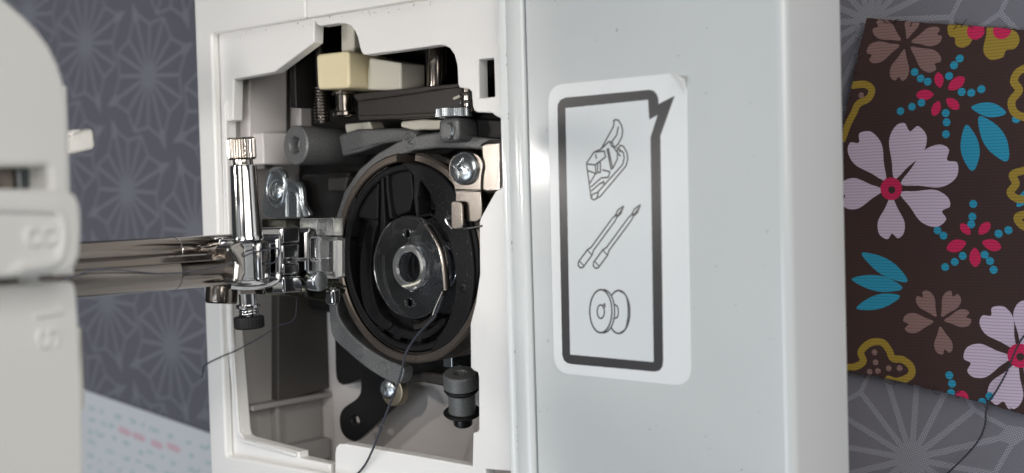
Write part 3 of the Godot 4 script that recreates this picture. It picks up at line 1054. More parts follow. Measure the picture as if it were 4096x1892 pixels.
	for k in 3:
		mb.rod(c0 + Vector3(-k * 1.5, 0, 0), c0 + Vector3(-k * 1.5 - 0.7, 0, 0), 2.3 - 0.2 * k, 0.15)
	part("shaft_collar", mb, M.dark_steel, t)

	# grey hollow post, its mouth upwards
	var pc := Vector3(24.57, -7, -36.26)
	mb = MB.new()
	mb.lathe(PackedVector2Array([Vector2(4.3, -18), Vector2(4.3, -0.35), Vector2(3.95, 0), Vector2(2.05, 0), Vector2(1.85, -0.25), Vector2(1.85, -2.2), Vector2(1.3, -2.4), Vector2(1.3, -7), Vector2(0, -7)]), pc, Vector3(0.02, 1, -0.06), 48)
	var post := part("hollow_post", mb, M.cast_grey, t)
	mb = MB.new()
	mb.lathe(PackedVector2Array([Vector2(1.84, -2.9), Vector2(1.45, -2.6), Vector2(1.84, -2.3)]), pc, Vector3(0.02, 1, -0.06), 32)
	part("thread_ring", mb, M.bar_steel, post)
	# ribs that tie the post to the casting
	mb = MB.new()
	mb.plate(rp(PackedVector2Array([Vector2(26.31, -26.84), Vector2(27.28, -21.23), Vector2(26.84, -8.79), Vector2(25.7, -2.94), Vector2(24.16, -4.35), Vector2(23.8, -13.58), Vector2(22.21, -20.85), Vector2(21.57, -25.82)]), 0.8), -17, -11, 0.6)
	part("casting_web", mb, M.cast_grey, t)
	# the curved casting round the hook, its boss on the right
	mb = MB.new()
	mb.plate(rp(PackedVector2Array([Vector2(25.25, 6.89), Vector2(23.95, 13.94), Vector2(22.92, 22.12), Vector2(20.38, 22.03), Vector2(21.51, 13.84), Vector2(21.97, 5.48), Vector2(21.79, -1.05), Vector2(20.43, -6.72), Vector2(18.28, -12), Vector2(14.97, -16.88), Vector2(10.89, -20.08), Vector2(5.04, -21.82), Vector2(4.54, -25.55), Vector2(9.27, -24.33), Vector2(14.26, -21.63), Vector2(18.7, -16.95), Vector2(21.76, -11.26), Vector2(23.84, -5.44), Vector2(24.93, 1.28)]), 0.5), -13, -7.5, 0.5)
	var arch := part("hook_casting", mb, M.cast_grey, t)
	mb = MB.new()
	mb.lathe(PackedVector2Array([Vector2(1.45, -0.1), Vector2(1.6, 0.12), Vector2(1.75, 0.12), Vector2(1.9, -0.1)]), Vector3(23.99, -7.5, -2.07), Vector3.UP, 28)
	mb.tube(PackedVector3Array([Vector3(24.48, -7.35, -2.46), Vector3(24.69, -7.35, -1.78), Vector3(24.27, -7.35, -1.36), Vector3(23.75, -7.35, -2.04), Vector3(23.37, -7.35, -2.5), Vector3(23.16, -7.35, -1.4)]), 0.17, 6)
	part("cast_mark", mb, M.cast_grey, arch)
	# boss with an oval dimple, and the knurled nut on top of it
	mb = MB.new()
	mb.box(Vector3(25.08, -6, 12.24) + Vector3(0, -0.4, 0), Vector3(4.6, 6.6, 5.2), 1.3)
	var boss := part("casting_boss", mb, M.cast_grey, t)
	mb = MB.new()
	var bc := Vector3(24.84, -3, 12.6)
	mb.lathe(PackedVector2Array([Vector2(1.25, -0.15), Vector2(1.4, 0.08), Vector2(1.55, 0.08), Vector2(1.7, -0.15)]), bc + Vector3(0, 0, 0.1), Vector3(0, 0.92, -0.38), 28)
	part("oval_mark", mb, M.zinc, boss)
	mb = MB.new()
	var rim := PackedVector2Array()
	for i in 120:
		rim.append(Vector2.from_angle(TAU * i / 120.0) * (3.55 if i % 2 else 3.4))
	var nc := Vector3(28.48, -6, 11.55)
	mb.prism(rim, -0.9, 0.9, 0.2, Transform3D(Vector3(0, 1, 0), Vector3(0, 0, 1), Vector3(1, 0, 0), nc))
	part("knurled_nut", mb, M.zinc, t)
	# black plate filling the dark void to the right of the boss
	mb = MB.new()
	mb.plate(rp(PackedVector2Array([Vector2(27.66, 11.51), Vector2(26.78, 21), Vector2(22.86, 20.85), Vector2(23.78, 11.77)]), 0.6), -16, -9, 0.5)
	part("dark_void_fill", mb, M.black_steel, t)
	mb = MB.new()
	mb.plate(rp(PackedVector2Array([Vector2(28.26, -8.8), Vector2(28.31, -2.89), Vector2(27.75, 3.69), Vector2(25.91, 3.83), Vector2(26.17, -5.23), Vector2(27.04, -9.08)]), 0.6), -17, -12, 0.5)
	part("nylon_pad", mb, M.pale_nylon, t)
	mb = MB.new()
	mb.plate(rp(PackedVector2Array([Vector2(28.76, -26.89), Vector2(28.81, -19), Vector2(26.74, -18.13), Vector2(26.76, -26.48)]), 0.5), -17, -13, 0.4)
	part("nylon_pad", mb, M.pale_nylon, t)

	# zinc bracket with a pressed ring round its screw
	mb = MB.new()
	mb.plate(MB.curve2(PackedVector2Array([Vector2(9.06, -46.05), Vector2(15.76, -45.84), Vector2(18.39, -45.15), Vector2(19.73, -43.31), Vector2(19.9, -40.88), Vector2(18.71, -39.08), Vector2(17.3, -38.36), Vector2(17.06, -36.39), Vector2(16.31, -34.21), Vector2(14.57, -33.26), Vector2(11.99, -33.01), Vector2(8.9, -32)]), 5), -7.2, -6, 0.25)
	var bracket := part("zinc_bracket", mb, M.zinc, t)
	mb = MB.new()
	mb.tube(MB.curve(PackedVector3Array([Vector3(15.74, -5.9, -44.76), Vector3(18.67, -5.9, -43.25), Vector3(19.38, -5.9, -40.79), Vector3(17.76, -5.9, -39.14), Vector3(15.14, -5.9, -38.88), Vector3(12.56, -5.9, -39.67), Vector3(11.36, -5.9, -41.2), Vector3(12.19, -5.9, -43.32), Vector3(13.97, -5.9, -44.58), Vector3(15.74, -5.9, -44.76)]), 5), 0.35, 8)
	mb.tube(MB.curve(PackedVector3Array([Vector3(17.11, -5.9, -37.98), Vector3(16.71, -5.9, -35.9), Vector3(15.45, -5.9, -34.14), Vector3(13.29, -5.9, -33.6), Vector3(11.58, -5.9, -33.56), Vector3(8.99, -5.9, -32.4)]), 5), 0.3, 8)
	part("pressed_rim", mb, M.zinc, bracket)
	mb = MB.new()
	mb.tube(MB.curve(PackedVector3Array([Vector3(9.06, -5.9, -38.53), Vector3(12.96, -5.9, -38.33), Vector3(14.68, -5.9, -37.58), Vector3(14.81, -5.9, -36), Vector3(13.58, -5.9, -34.75), Vector3(9.02, -5.9, -34.72)]), 5), 0.28, 8)
	part("slot_rim", mb, M.zinc, bracket)
	mb = MB.new()
	pan_screw(mb, Vector3(14.95, -6, -41.41), Vector3(0.1, 1, 0.1), 2.35, 1.0)
	part("screw", mb, M.zinc, bracket)
	mb = MB.new()
	mb.box(Vector3(12.93, -10, -40.35), Vector3(6, 3, 3.4), 0.5)
	part("bracket_block", mb, M.black_plastic, t)
	# dark gearbox between bracket and hook
	mb = MB.new()
	mb.plate(rp(PackedVector2Array([Vector2(18.14, -38.23), Vector2(18.47, -22.41), Vector2(10.91, -24.98), Vector2(0.66, -27.97), Vector2(0.61, -35.94), Vector2(9.36, -36.82)]), 1.0), -20, -10, 0.6)
	part("gear_case", mb, M.black_steel, t)
	mb = MB.new()
	mb.plate(rp(PackedVector2Array([Vector2(17.14, -28.36), Vector2(17.28, -21.88), Vector2(14.11, -23.01), Vector2(14.41, -28.49)]), 0.6), -11, -9, 0.4)
	part("gear_case_cap", mb, M.dark_steel, t)
	# light inner post behind the screw
	mb = MB.new()
	mb.box(Vector3(24.34, -12, -48.94), Vector3(7, 10, 4), 0.4)
	part("guide_post", mb, inner, t)

	# lower arm of the casting with two rivets
	mb = MB.new()
	mb.plate(MB.curve2(PackedVector2Array([Vector2(-9.49, -28.02), Vector2(-15.91, -27.82), Vector2(-18.12, -25.92), Vector2(-19.84, -23.03), Vector2(-23.02, -17.1), Vector2(-25.39, -10.49), Vector2(-25.34, -7.38), Vector2(-22.24, -6.33), Vector2(-20.96, -10.76), Vector2(-19.11, -15.97), Vector2(-17.06, -19.96), Vector2(-14.84, -23.04), Vector2(-11.96, -25.38), Vector2(-8.57, -25.72)]), 4), -11, -8, 0.4)
	var arm := part("lower_casting_arm", mb, M.cast_grey, t)
	for q in [Vector3(-22.68, -8, -11.88), Vector3(-19.61, -8, -18.87)]:
		mb = MB.new()
		mb.lathe(PackedVector2Array([Vector2(0, 0.12), Vector2(0.85, 0.12), Vector2(1.0, -0.15), Vector2(1.1, -0.15), Vector2(1.25, 0.1), Vector2(1.4, -0.05)]), q, Vector3.UP, 24)
		part("rivet", mb, M.cast_grey, arm)
	mb = MB.new()
	mb.plate(rp(PackedVector2Array([Vector2(-25.16, -14.02), Vector2(-23.85, -6.99), Vector2(-23.93, 7.37), Vector2(-24.52, 12.61), Vector2(-26.51, 12.53), Vector2(-27, 6.18), Vector2(-26.1, -7.08), Vector2(-27.07, -13.51)]), 1.0), -18, -14, 0.6)
	part("cross_beam", mb, M.dark_steel, t)
	# small pale nut deep under the ring
	mb = MB.new()
	mb.box(Vector3(-21.08, -16, 0.04), Vector3(3.0, 3.0, 2.6), 0.3)
	part("square_nut", mb, M.zinc, t)

	# black link with a hole, and the brass screw it turns on
	mb = MB.new()
	var link := PackedVector2Array([Vector2(-23.1, -31.81), Vector2(-29.74, -31.85), Vector2(-32.36, -33.26), Vector2(-35, -37.84), Vector2(-37.68, -39.29), Vector2(-40.8, -38.51), Vector2(-42.24, -35.67), Vector2(-41.6, -32.91), Vector2(-36.45, -25.8), Vector2(-32.81, -21.42), Vector2(-27.73, -21.32), Vector2(-26.22, -24.97), Vector2(-24.12, -26.51)])
	mb.plate(MB.curve2(link, 5), -21.6, -20, 0.3, [MB.circle(PackedVector2Array([Vector2(-37.37, -33.88)])[0], 0.95, 20, 1.25)])
	part("black_link", mb, M.glossy_black, t)
	mb = MB.new()
	var sc := Vector3(-29.84, -19.4, -21.43)
	mb.rod(sc + Vector3(0, -2, 0), sc, 3.3, 0.3)
	var screw := part("brass_screw", mb, M.brass, t)
	mb = MB.new()
	pan_screw(mb, sc + Vector3(0.6, 0, -0.6), Vector3(0.05, 1, 0.15), 2.2, 1.2)
	part("screw_head", mb, M.zinc, screw)

	# adjusting post with an o-ring, lower right
	var a0 := Vector3(-22.43, -9, 8.49)
	var a1 := Vector3(-34.66, -12, 6.17)
	var dir := a1 - a0
	mb = MB.new()
	mb.lathe(PackedVector2Array([Vector2(0, 1.6), Vector2(1.15, 1.6), Vector2(1.2, 0.25), Vector2(1.45, 0), Vector2(3.2, 0), Vector2(3.5, 0.3), Vector2(3.5, 2.9), Vector2(3.1, 3.1), Vector2(2.7, 3.1), Vector2(2.7, 8.2), Vector2(2.9, 8.2), Vector2(0, 8.3)]), a0, dir, 44)
	var adj := part("adjusting_post", mb, M.cast_grey, t)
	dir = dir.normalized()
	mb = MB.new()
	mb.lathe(PackedVector2Array([Vector2(2.6, 3.15), Vector2(3.2, 3.2), Vector2(3.45, 3.6), Vector2(3.2, 4.0), Vector2(2.6, 4.1)]), a0, dir, 40)
	part("rubber_ring", mb, M.black_plastic, adj)
	mb = MB.new()
	mb.lathe(PackedVector2Array([Vector2(0, 8.3), Vector2(3.6, 8.35), Vector2(3.85, 8.6), Vector2(3.6, 8.9), Vector2(0, 9.0)]), a0, dir, 40)
	part("clip_washer", mb, M.black_steel, adj)
	mb = MB.new()
	mb.lathe(PackedVector2Array([Vector2(0, 9), Vector2(1.8, 9), Vector2(1.9, 9.2), Vector2(1.9, 11.2), Vector2(1.7, 11.4), Vector2(0, 11.4)]), a0, dir, 32)
	part("stem", mb, M.glossy_black, adj)

	# nickel angle and spring strap that keep the bobbin case from turning
	mb = MB.new()
	mb.plate(rp(PackedVector2Array([Vector2(22.06, 20.19), Vector2(22.64, 21.89), Vector2(22.53, 25.57), Vector2(12.72, 25.2), Vector2(12.58, 21.7), Vector2(13.14, 19.95), Vector2(14.07, 18.8), Vector2(16.25, 20.47)]), 0.6), -10, -3.2, 0.8)
	var angle := part("nickel_angle", mb, M.nickel_plate, t)
	mb = MB.new()
	mb.plate(MB.curve2(PackedVector2Array([Vector2(17.27, 12.77), Vector2(19.51, 13.47), Vector2(20.48, 15.34), Vector2(20.52, 17.96), Vector2(19.82, 20.41), Vector2(18.08, 21.33), Vector2(15.88, 20.85), Vector2(13.44, 20.66), Vector2(7.95, 20.26), Vector2(8.23, 14.66), Vector2(10.81, 14.25), Vector2(13.6, 14.26)]), 5), -3.2, -2.7, 0.12)
	part("spring_strap", mb, M.nickel_plate, angle)
	mb = MB.new()
	mb.tube(PackedVector3Array([Vector3(13.59, -2.55, 14.41), Vector3(13.29, -2.55, 20.7)]), 0.22, 6)
	part("strap_fold", mb, M.nickel_plate, angle)
	mb = MB.new()
	mb.plate(rp(PackedVector2Array([Vector2(11.21, 14.24), Vector2(11.57, 14.86), Vector2(11.39, 16.57), Vector2(10.78, 16.95), Vector2(6.97, 17.1), Vector2(6.23, 16.47), Vector2(6.17, 14.65), Vector2(6.7, 14.16)]), 0.5), -2.0, -1.4, 0.2)
	part("strap_tab", mb, M.nickel_plate, angle)
	mb = MB.new()
	mb.tube(MB.curve(PackedVector3Array([Vector3(6.22, -2.2, 13.92), Vector3(6.98, -2.2, 12.93), Vector3(7.97, -2.2, 12.15), Vector3(8.49, -2.2, 12.78), Vector3(8.33, -2.2, 13.6)]), 5), 0.35, 8)
	mb.tube(PackedVector3Array([Vector3(6.2, -2.2, 16.46), Vector3(6.41, -2.2, 18.96), Vector3(6.77, -2.2, 21.44)]), 0.22, 8)
	part("strap_wire", mb, M.chrome, angle)
	mb = MB.new()
	pan_screw(mb, Vector3(17.56, -2.7, 17.16), Vector3(0.06, 1, 0.12), 3.15, 2.0)
	part("screw", mb, M.zinc, angle)


func ray_y(px: float, py: float, y: float) -> Vector3:
	# a point at height y, from its place on the bed's own grid (columns across, rows along)
	var a := Vector3(47.11, -10, -31.08)
	var b := Vector3(41.55, -10, 24.42)
	var c := Vector3(30.01, -10, -31.91)
	var p := a + (b - a) * (px - 800.0) / 500.0 + (c - a) * (py - 100.0) / 200.0
	return Vector3(p.x, y, p.z + (y + 10.0) * -0.95)


# a domed head with a sunk cross, set on a washer rim
func pan_screw(mb: MB, c: Vector3, axis: Vector3, r: float, h: float) -> void:
	var prof := PackedVector2Array([Vector2(0, 0), Vector2(r * 0.97, 0), Vector2(r, h * 0.12), Vector2(r, h * 0.3)])
	for i in 7:
		var a := PI / 2.0 * (i + 1) / 7.0
		prof.append(Vector2(r * cos(a) if i < 6 else r * 0.22, h * (0.3 + 0.7 * sin(a) * (1.0 if i < 6 else 0.99))))
	prof.append(Vector2(r * 0.15, h * 0.45))
	prof.append(Vector2(0, h * 0.4))
	mb.lathe(prof, c, axis, 40)
	# the four raised edges of the cross recess
	var y := axis.normalized()
	var x := Vector3(1, 0, 0.3)
	x = (x - y * x.dot(y)).normalized()
	var z := x.cross(y)
	for k in 4:
		var d := x * cos(TAU * k / 4.0) + z * sin(TAU * k / 4.0)
		var e := x * cos(TAU * (k + 0.5) / 4.0) + z * sin(TAU * (k + 0.5) / 4.0)
		mb.tube(PackedVector3Array([c + d * r * 0.62 + y * h * 0.86, c + e * r * 0.2 + y * h * 0.98, c + (x * cos(TAU * (k + 1) / 4.0) + z * sin(TAU * (k + 1) / 4.0)) * r * 0.62 + y * h * 0.86]), r * 0.055, 6)


# ---- the rotary hook round the bobbin case
func make_hook(t: Node3D) -> void:
	var c := Vector3(0.4, -4.6, -1.0)
	var mb := MB.new()
	var prof := PackedVector2Array([Vector2(19.25, -11), Vector2(21.0, -11), Vector2(21.0, -6.2), Vector2(20.7, -5.9), Vector2(20.7, -3.2), Vector2(21.0, -3.0), Vector2(21.0, -0.4), Vector2(20.6, 0), Vector2(19.5, 0), Vector2(19.25, -0.3)])
	# the rim is cut away for the needle at the right
	mb.lathe(prof, c, Vector3.UP, 110, 0.16, TAU - 0.10)
	var hook := part("hook_ring", mb, M.bronze, t)
	mb = MB.new()
	mb.lathe(PackedVector2Array([Vector2(0, -20), Vector2(20.4, -20), Vector2(20.6, -19.5), Vector2(20.6, -11), Vector2(19.3, -11), Vector2(18.9, -15), Vector2(0, -15)]), c, Vector3.UP, 80)
	part("hook_basket", mb, M.black_steel, hook)
	mb = MB.new()
	mb.lathe(PackedVector2Array([Vector2(18.95, -10), Vector2(19.2, -10), Vector2(19.2, -0.9), Vector2(18.95, -0.9)]), c, Vector3.UP, 100, 0.3, TAU - 0.3)
	part("race_rim", mb, M.dark_steel, hook)
	mb = MB.new()
	mb.plate(rp(PackedVector2Array([Vector2(20.7, 5.59), Vector2(20.79, 6.97), Vector2(19.54, 11.02), Vector2(17.59, 14.34), Vector2(16.93, 13.49), Vector2(18.59, 9.94), Vector2(19.77, 5.44)]), 0.3), -8, -5.2, 0.3)
	part("hook_point", mb, M.bar_steel, hook)
	mb = MB.new()
	mb.plate(rp(PackedVector2Array([Vector2(19.47, 5.21), Vector2(17.97, 10.01), Vector2(16.51, 12.04), Vector2(16.58, 9.96), Vector2(17.99, 5.04)]), 0.4), -10, -6.8, 0.4)
	part("hook_guard", mb, M.cast_grey, hook)


# ---- needle bar and presser bar
func make_bars(t: Node3D) -> void:
	# presser bar, behind; polished steel with a scribed line
	var mb := MB.new()
	mb.rod(Vector3(3.8, 22.0, -17.5), Vector3(3.8, 150, -17.5), 2.65, 0.3, 44)
	var pb := part("presser_bar", mb, M.bar_steel, t)
	mb = MB.new()
	mb.lathe(PackedVector2Array([Vector2(2.6, 0), Vector2(2.70, 0.05), Vector2(2.70, 0.3), Vector2(2.6, 0.35)]), Vector3(3.8, 38.6, -17.5), Vector3(0.05, 1, 0.16), 40)
	part("scribed_line", mb, M.chrome, pb)
	# needle bar with a milled thread slot in its face
	mb = MB.new()
	var r := 3.1
	var sec := PackedVector2Array()
	for i in 49:
		var a := 1.15 + (TAU - 0.62) * i / 48.0
		sec.append(Vector2(sin(a), cos(a)) * r)
	sec.append(Vector2(sin(1.15 - 0.31), cos(1.15 - 0.31)) * r * 0.66)
	var c := Vector3(0.3, 0, -13.2)
	var f := Transform3D(Vector3(1, 0, 0), Vector3(0, 0, 1), Vector3(0, 1, 0), c)
	# above the slot the bar is solid, along the slot it has a groove
	mb.prism(MB.circle(Vector2.ZERO, r, 48), 42.0, 150.0, 0.12, f)
	var slotted := PackedVector2Array()
	for i in 45:
		var a := 0.66 + (TAU - 0.86) * i / 44.0
		slotted.append(Vector2(sin(a), cos(a)) * r)
	slotted.append(Vector2(-0.75, -0.6).rotated(-0.25))
	slotted.append(Vector2(1.0, -0.7).rotated(-0.25))
	mb.prism(slotted, 24.0, 42.0, 0.1, f)
	var nb := part("needle_bar", mb, M.bar_steel, t)
	mb = MB.new()
	var lean := Basis(Vector3.UP, 0.80)
	mb.box(c + lean * Vector3(0, 84, 2.85), Vector3(1.5, 122, 0.9), 0.12, lean)
	part("bar_rib", mb, M.bar_steel, nb)
	mb = MB.new()
	lean = Basis(Vector3.UP, 0.23)
	mb.box(c + lean * Vector3(0, 34.2, 1.1), Vector3(2.25, 15.4, 1.6), 0.1, lean)  # dark strip laid in the groove to paint the shade inside it
	part("slot_shade", mb, M.shade_steel, nb)
	mb = MB.new()
	mb.rod(c + Vector3(0.6, 25.2, 3.0), c + Vector3(0.6, 28.4, 2.2), 0.85, 0.3)
	part("set_pin", mb, M.chrome, nb)


# ---- needle clamp, presser foot and its screws
func make_foot(t: Node3D) -> void:
	var chrome: Material = M.chrome
	var mb := MB.new()
	# the clamp: a rounded block round the bar
	mb.front(rp(PackedVector2Array([Vector2(5.57, 31.31), Vector2(5.64, 26.31), Vector2(5.23, 23.63), Vector2(3.66, 23.13), Vector2(-2.02, 23.37), Vector2(-3.26, 24.55), Vector2(-2.61, 31.66)]), 1.4), -18.5, -8.4, 1.3)
	var clamp := part("needle_clamp", mb, chrome, t)
	mb = MB.new()
	mb.leaning(rp(PackedVector2Array([Vector2(5.25, 27.34), Vector2(5.12, 24.38), Vector2(4.21, 23.76), Vector2(-1.38, 24), Vector2(-2.3, 24.7), Vector2(-2.34, 27.3)]), 0.9), -9.6, -7.6, 0.7, 9.0)
	part("clamp_face", mb, chrome, clamp)
	mb = MB.new()
	mb.leaning(rp(PackedVector2Array([Vector2(4.42, 34.37), Vector2(5.4, 30.78), Vector2(4.33, 29.38), Vector2(-0.74, 29.42), Vector2(-2.53, 30.76), Vector2(-2.12, 32.53), Vector2(1.57, 31.84)]), 1.0), -12, -7.9, 0.9, 5.0)
	part("clamp_cheek", mb, M.knurled_nickel, clamp)
	mb = MB.new()
	mb.front(rp(PackedVector2Array([Vector2(5.47, 22.31), Vector2(6.17, 21.33), Vector2(5.41, 20.89), Vector2(0.93, 20.79), Vector2(-2.45, 21.61), Vector2(-2.09, 22.55)]), 0.7), -16, -8.2, 0.6)
	part("clamp_shoulder", mb, chrome, clamp)
	mb = MB.new()
	mb.tube(MB.curve(PackedVector3Array([Vector3(-2.57, 34.78, -6.5), Vector3(-2.98, 31.97, -6.5), Vector3(-3.1, 28.36, -6.5), Vector3(-2.86, 25.59, -6.5), Vector3(-2.17, 23.97, -6.5), Vector3(-1.09, 23.55, -6.5)]), 6), 0.5, 10)
	part("thread_guide", mb, chrome, clamp)
	mb = MB.new()
	mb.box(Vector3(5.32, 30.61, -14), Vector3(1.6, 2.6, 2.6), 0.4)
	mb.rod(Vector3(5.64, 31.31, -14), Vector3(6.08, 31.3, -14), 1.6, 0.3)
	part("clamp_nut", mb, chrome, clamp)
	# long thumb screw pointing to the right
	var s0 := Vector3(5.41, 27.65, -10)
	var s1 := Vector3(19.21, 28.06, -10)
	mb = MB.new()
	var len := (s1 - s0).length()
	mb.lathe(PackedVector2Array([Vector2(0, 0), Vector2(2.95, 0), Vector2(3.0, 0.4), Vector2(2.72, 0.9), Vector2(2.4, len - 0.2), Vector2(2.2, len), Vector2(0, len)]), s0, s1 - s0, 48)
	var ts := part("thumb_screw", mb, chrome, t)
	mb = MB.new()
	var n0 := Vector3(18.99, 28.07, -10)
	var n1 := Vector3(20.45, 28.19, -10)
	mb.rod(n0, n1, 1.8, 0.15)
	part("neck", mb, M.knurled_nickel, ts)
	mb = MB.new()
	var rim := PackedVector2Array()
	for i in 168:
		rim.append(Vector2.from_angle(TAU * i / 168.0) * (2.4 + 0.2 * cos(TAU * i / 168.0 * 28.0)))
	var ax := (s1 - s0).normalized()
	var u := Vector3(0, 0, 1)
	u = (u - ax * u.dot(ax)).normalized()
	var k0 := Vector3(20.16, 28.2, -10)
	var k1 := Vector3(24.23, 28.3, -10)
	mb.prism(rim, 0.0, (k1 - k0).length(), 0.45, Transform3D(u, ax.cross(u), ax, k0))
	part("knurled_head", mb, M.knurled_nickel, ts)
	# brushed barrel on the presser bar, left of and behind the clamp
	mb = MB.new()
	var b0 := Vector3(-1.17, 25.93, -20)
	var b1 := Vector3(-6.73, 26.54, -20)
	mb.rod(b0, b1, 3.0, 0.45, 40)
	part("presser_barrel", mb, M.bar_steel, t)
	mb = MB.new()
	mb.box((b0 + Vector3(4.0, 24, -17.5)) / 2.0 + Vector3(0.4, -1.0, 0.0), Vector3(9, 6.5, 5.5), 0.8)
	part("presser_collar", mb, M.bar_steel, t)

	# the presser foot
	mb = MB.new()
	mb.front(rp(PackedVector2Array([Vector2(9.1, 19.66), Vector2(8.88, 5.05), Vector2(5.54, 5.2), Vector2(-3.08, 7.66), Vector2(-3.21, 11.58), Vector2(5.96, 19.31)]), 0.5), -17.5, -16, 0.3)
	var foot := part("presser_foot", mb, M.dark_reflection_chrome, t)
	mb = MB.new()
	mb.front(rp(PackedVector2Array([Vector2(-3.35, 22.59), Vector2(-3.68, 9.15), Vector2(-6.03, 4.01), Vector2(-7.14, 2.98), Vector2(-7.74, 5.35), Vector2(-5.71, 17.29), Vector2(-5.14, 22.67)]), 0.6), -15, -12, 0.4)
	part("foot_side_plate", mb, M.dark_reflection_chrome, foot)
	# shank: a ladder of chrome steps
	for q in [PackedVector2Array([Vector2(7.5, 20.8), Vector2(7.46, 15.74), Vector2(4.36, 15.78), Vector2(4.44, 20.83)]), PackedVector2Array([Vector2(4.29, 20.84), Vector2(4.21, 15.98), Vector2(1.34, 16.11), Vector2(1.45, 20.87)]), PackedVector2Array([Vector2(0.86, 20.89), Vector2(0.73, 16.03), Vector2(-1.7, 16.04), Vector2(-1.53, 20.9)]), PackedVector2Array([Vector2(-1.68, 20.91), Vector2(-1.81, 15.55), Vector2(-5.08, 15.49), Vector2(-4.91, 20.76)])]:
		mb = MB.new()
		mb.leaning(rp(q, 0.5), -15, -8.8, 0.5, 8.0)
		part("shank_step", mb, chrome, foot)
	mb = MB.new()
	mb.front(rp(PackedVector2Array([Vector2(7.46, 19.51), Vector2(7.39, 13.42), Vector2(-5.35, 13.56), Vector2(-5.03, 19.86)]), 0.5), -15.5, -11.5, 0.3)
	part("shank_gap_shade", mb, M.black_steel, foot)  # blackened so the gaps between the chrome steps read as shade
	mb = MB.new()
	mb.front(rp(PackedVector2Array([Vector2(6.36, 14.56), Vector2(7.39, 13.52), Vector2(6.84, 11.12), Vector2(-3.94, 11.38), Vector2(-4.42, 13.23), Vector2(-3.09, 14.77)]), 0.9), -14.5, -9, 0.7, [rp(PackedVector2Array([Vector2(4.91, 12.82), Vector2(4.86, 11.71), Vector2(1.18, 11.87), Vector2(1.25, 13.08)]), 0.3)])
	part("ankle_plate", mb, chrome, foot)
	mb = MB.new()
	mb.rod(Vector3(-3.04, 13.17, -9.5), Vector3(-3.07, 12.76, -9.5) + Vector3(0, 0.4, 3.0), 2.0, 0.5)
	part("hinge_pin_end", mb, M.zinc, foot)
	mb = MB.new()
	mb.tube(PackedVector3Array([Vector3(-1.65, 15.54, -9), Vector3(-3.48, 13.32, -9), Vector3(-4.11, 8.76, -9), Vector3(-5.29, 5.46, -9)]), 1.0, 8)
	part("toe_arm", mb, M.dark_reflection_chrome, foot)
	mb = MB.new()
	mb.front(rp(PackedVector2Array([Vector2(-4.9, 9.99), Vector2(-4.46, 8.73), Vector2(-4.76, 7.7), Vector2(-7.71, 7.72), Vector2(-8.17, 8.68), Vector2(-7.85, 9.8)]), 0.7), -9.5, -7.0, 0.7)
	part("toe_finger", mb, chrome, foot)
	# clear toe in two facetted blocks
	mb = MB.new()
	mb.front(rp(PackedVector2Array([Vector2(8.93, 11.68), Vector2(8.88, 4.85), Vector2(5.28, 5), Vector2(5.55, 11.72)]), 0.35), -14, -8.8, 0.3, [rp(PackedVector2Array([Vector2(8.28, 10.69), Vector2(8.23, 9.05), Vector2(6.45, 9.13), Vector2(6.36, 10.77)]), 0.25)])
	part("clear_toe", mb, M.frosted_plastic, foot)
	mb = MB.new()
	mb.front(rp(PackedVector2Array([Vector2(5.33, 12.01), Vector2(5.4, 9.87), Vector2(5.06, 9.06), Vector2(5.15, 7.6), Vector2(4.83, 5.52), Vector2(-2.89, 5.86), Vector2(-3.06, 7.96), Vector2(-2.23, 8.75), Vector2(-2.17, 12.03)]), 0.3), -13, -7.6, 0.3, [rp(PackedVector2Array([Vector2(4.47, 9.7), Vector2(4.39, 8.05), Vector2(-1.63, 8.42), Vector2(-1.53, 9.96)]), 0.3)])
	part("clear_toe", mb, M.frosted_plastic, foot)
	mb = MB.new()
	mb.tube(PackedVector3Array([Vector3(5.36, 12.72, -7.2), Vector3(-2.1, 12.84, -7.2)]), 0.25, 6)
	mb.tube(PackedVector3Array([Vector3(5.11, 8.44, -7.2), Vector3(-2.84, 8.68, -7.2)]), 0.25, 6)
	part("clear_ridge", mb, M.frosted_plastic, foot)
	mb = MB.new()
	mb.front(rp(PackedVector2Array([Vector2(4.56, 8.27), Vector2(4.41, 6.61), Vector2(-2.57, 6.91), Vector2(-2.78, 8.48)]), 0.25), -8.4, -7.3, 0.2)
	part("toe_facet", mb, M.bright_facet_plastic, foot)
	# the needle
	mb = MB.new()
	var q0 := Vector3(1.23, 20.95, -9.6)
	var q1 := Vector3(1.1, 10.46, -9.6)
	mb.lathe(PackedVector2Array([Vector2(0, 0), Vector2(0.8, 0), Vector2(0.8, 3.5), Vector2(0.45, 4.3), Vector2(0.42, 9.0), Vector2(0.38, 12.0), Vector2(0.05, 15.0), Vector2(0, 15.0)]), q0, q1 - q0, 20)
	part("needle", mb, chrome, t)

	# clamp screw of the foot: black knob with a spring, pointing to the left
	var d0 := Vector3(-4.37, 28.17, -10)
	var d1 := Vector3(-10.84, 27.89, -10)
	var dir := (d1 - d0).normalized()
	mb = MB.new()
	mb.lathe(PackedVector2Array([Vector2(0, 0), Vector2(1.6, 0), Vector2(1.6, 2.0), Vector2(2.2, 2.1), Vector2(2.2, 2.6), Vector2(0.8, 2.7), Vector2(0.8, 4.6), Vector2(0, 4.6)]), d0, dir, 32)
	var ks := part("knob_screw", mb, chrome, t)
	mb = MB.new()
	var coil := PackedVector3Array()
	var v := Vector3(0, 0, 1)
	v = (v - dir * v.dot(dir)).normalized()
	var w := dir.cross(v)
	for i in 49:
		var a := TAU * i / 16.0
		coil.append(d0 + dir * (2.6 + 1.5 * i / 48.0) + (v * cos(a) + w * sin(a)) * 1.7)
	mb.tube(coil, 0.22, 6)
	part("knob_spring", mb, chrome, ks)
	mb = MB.new()
	var ribs := PackedVector2Array()
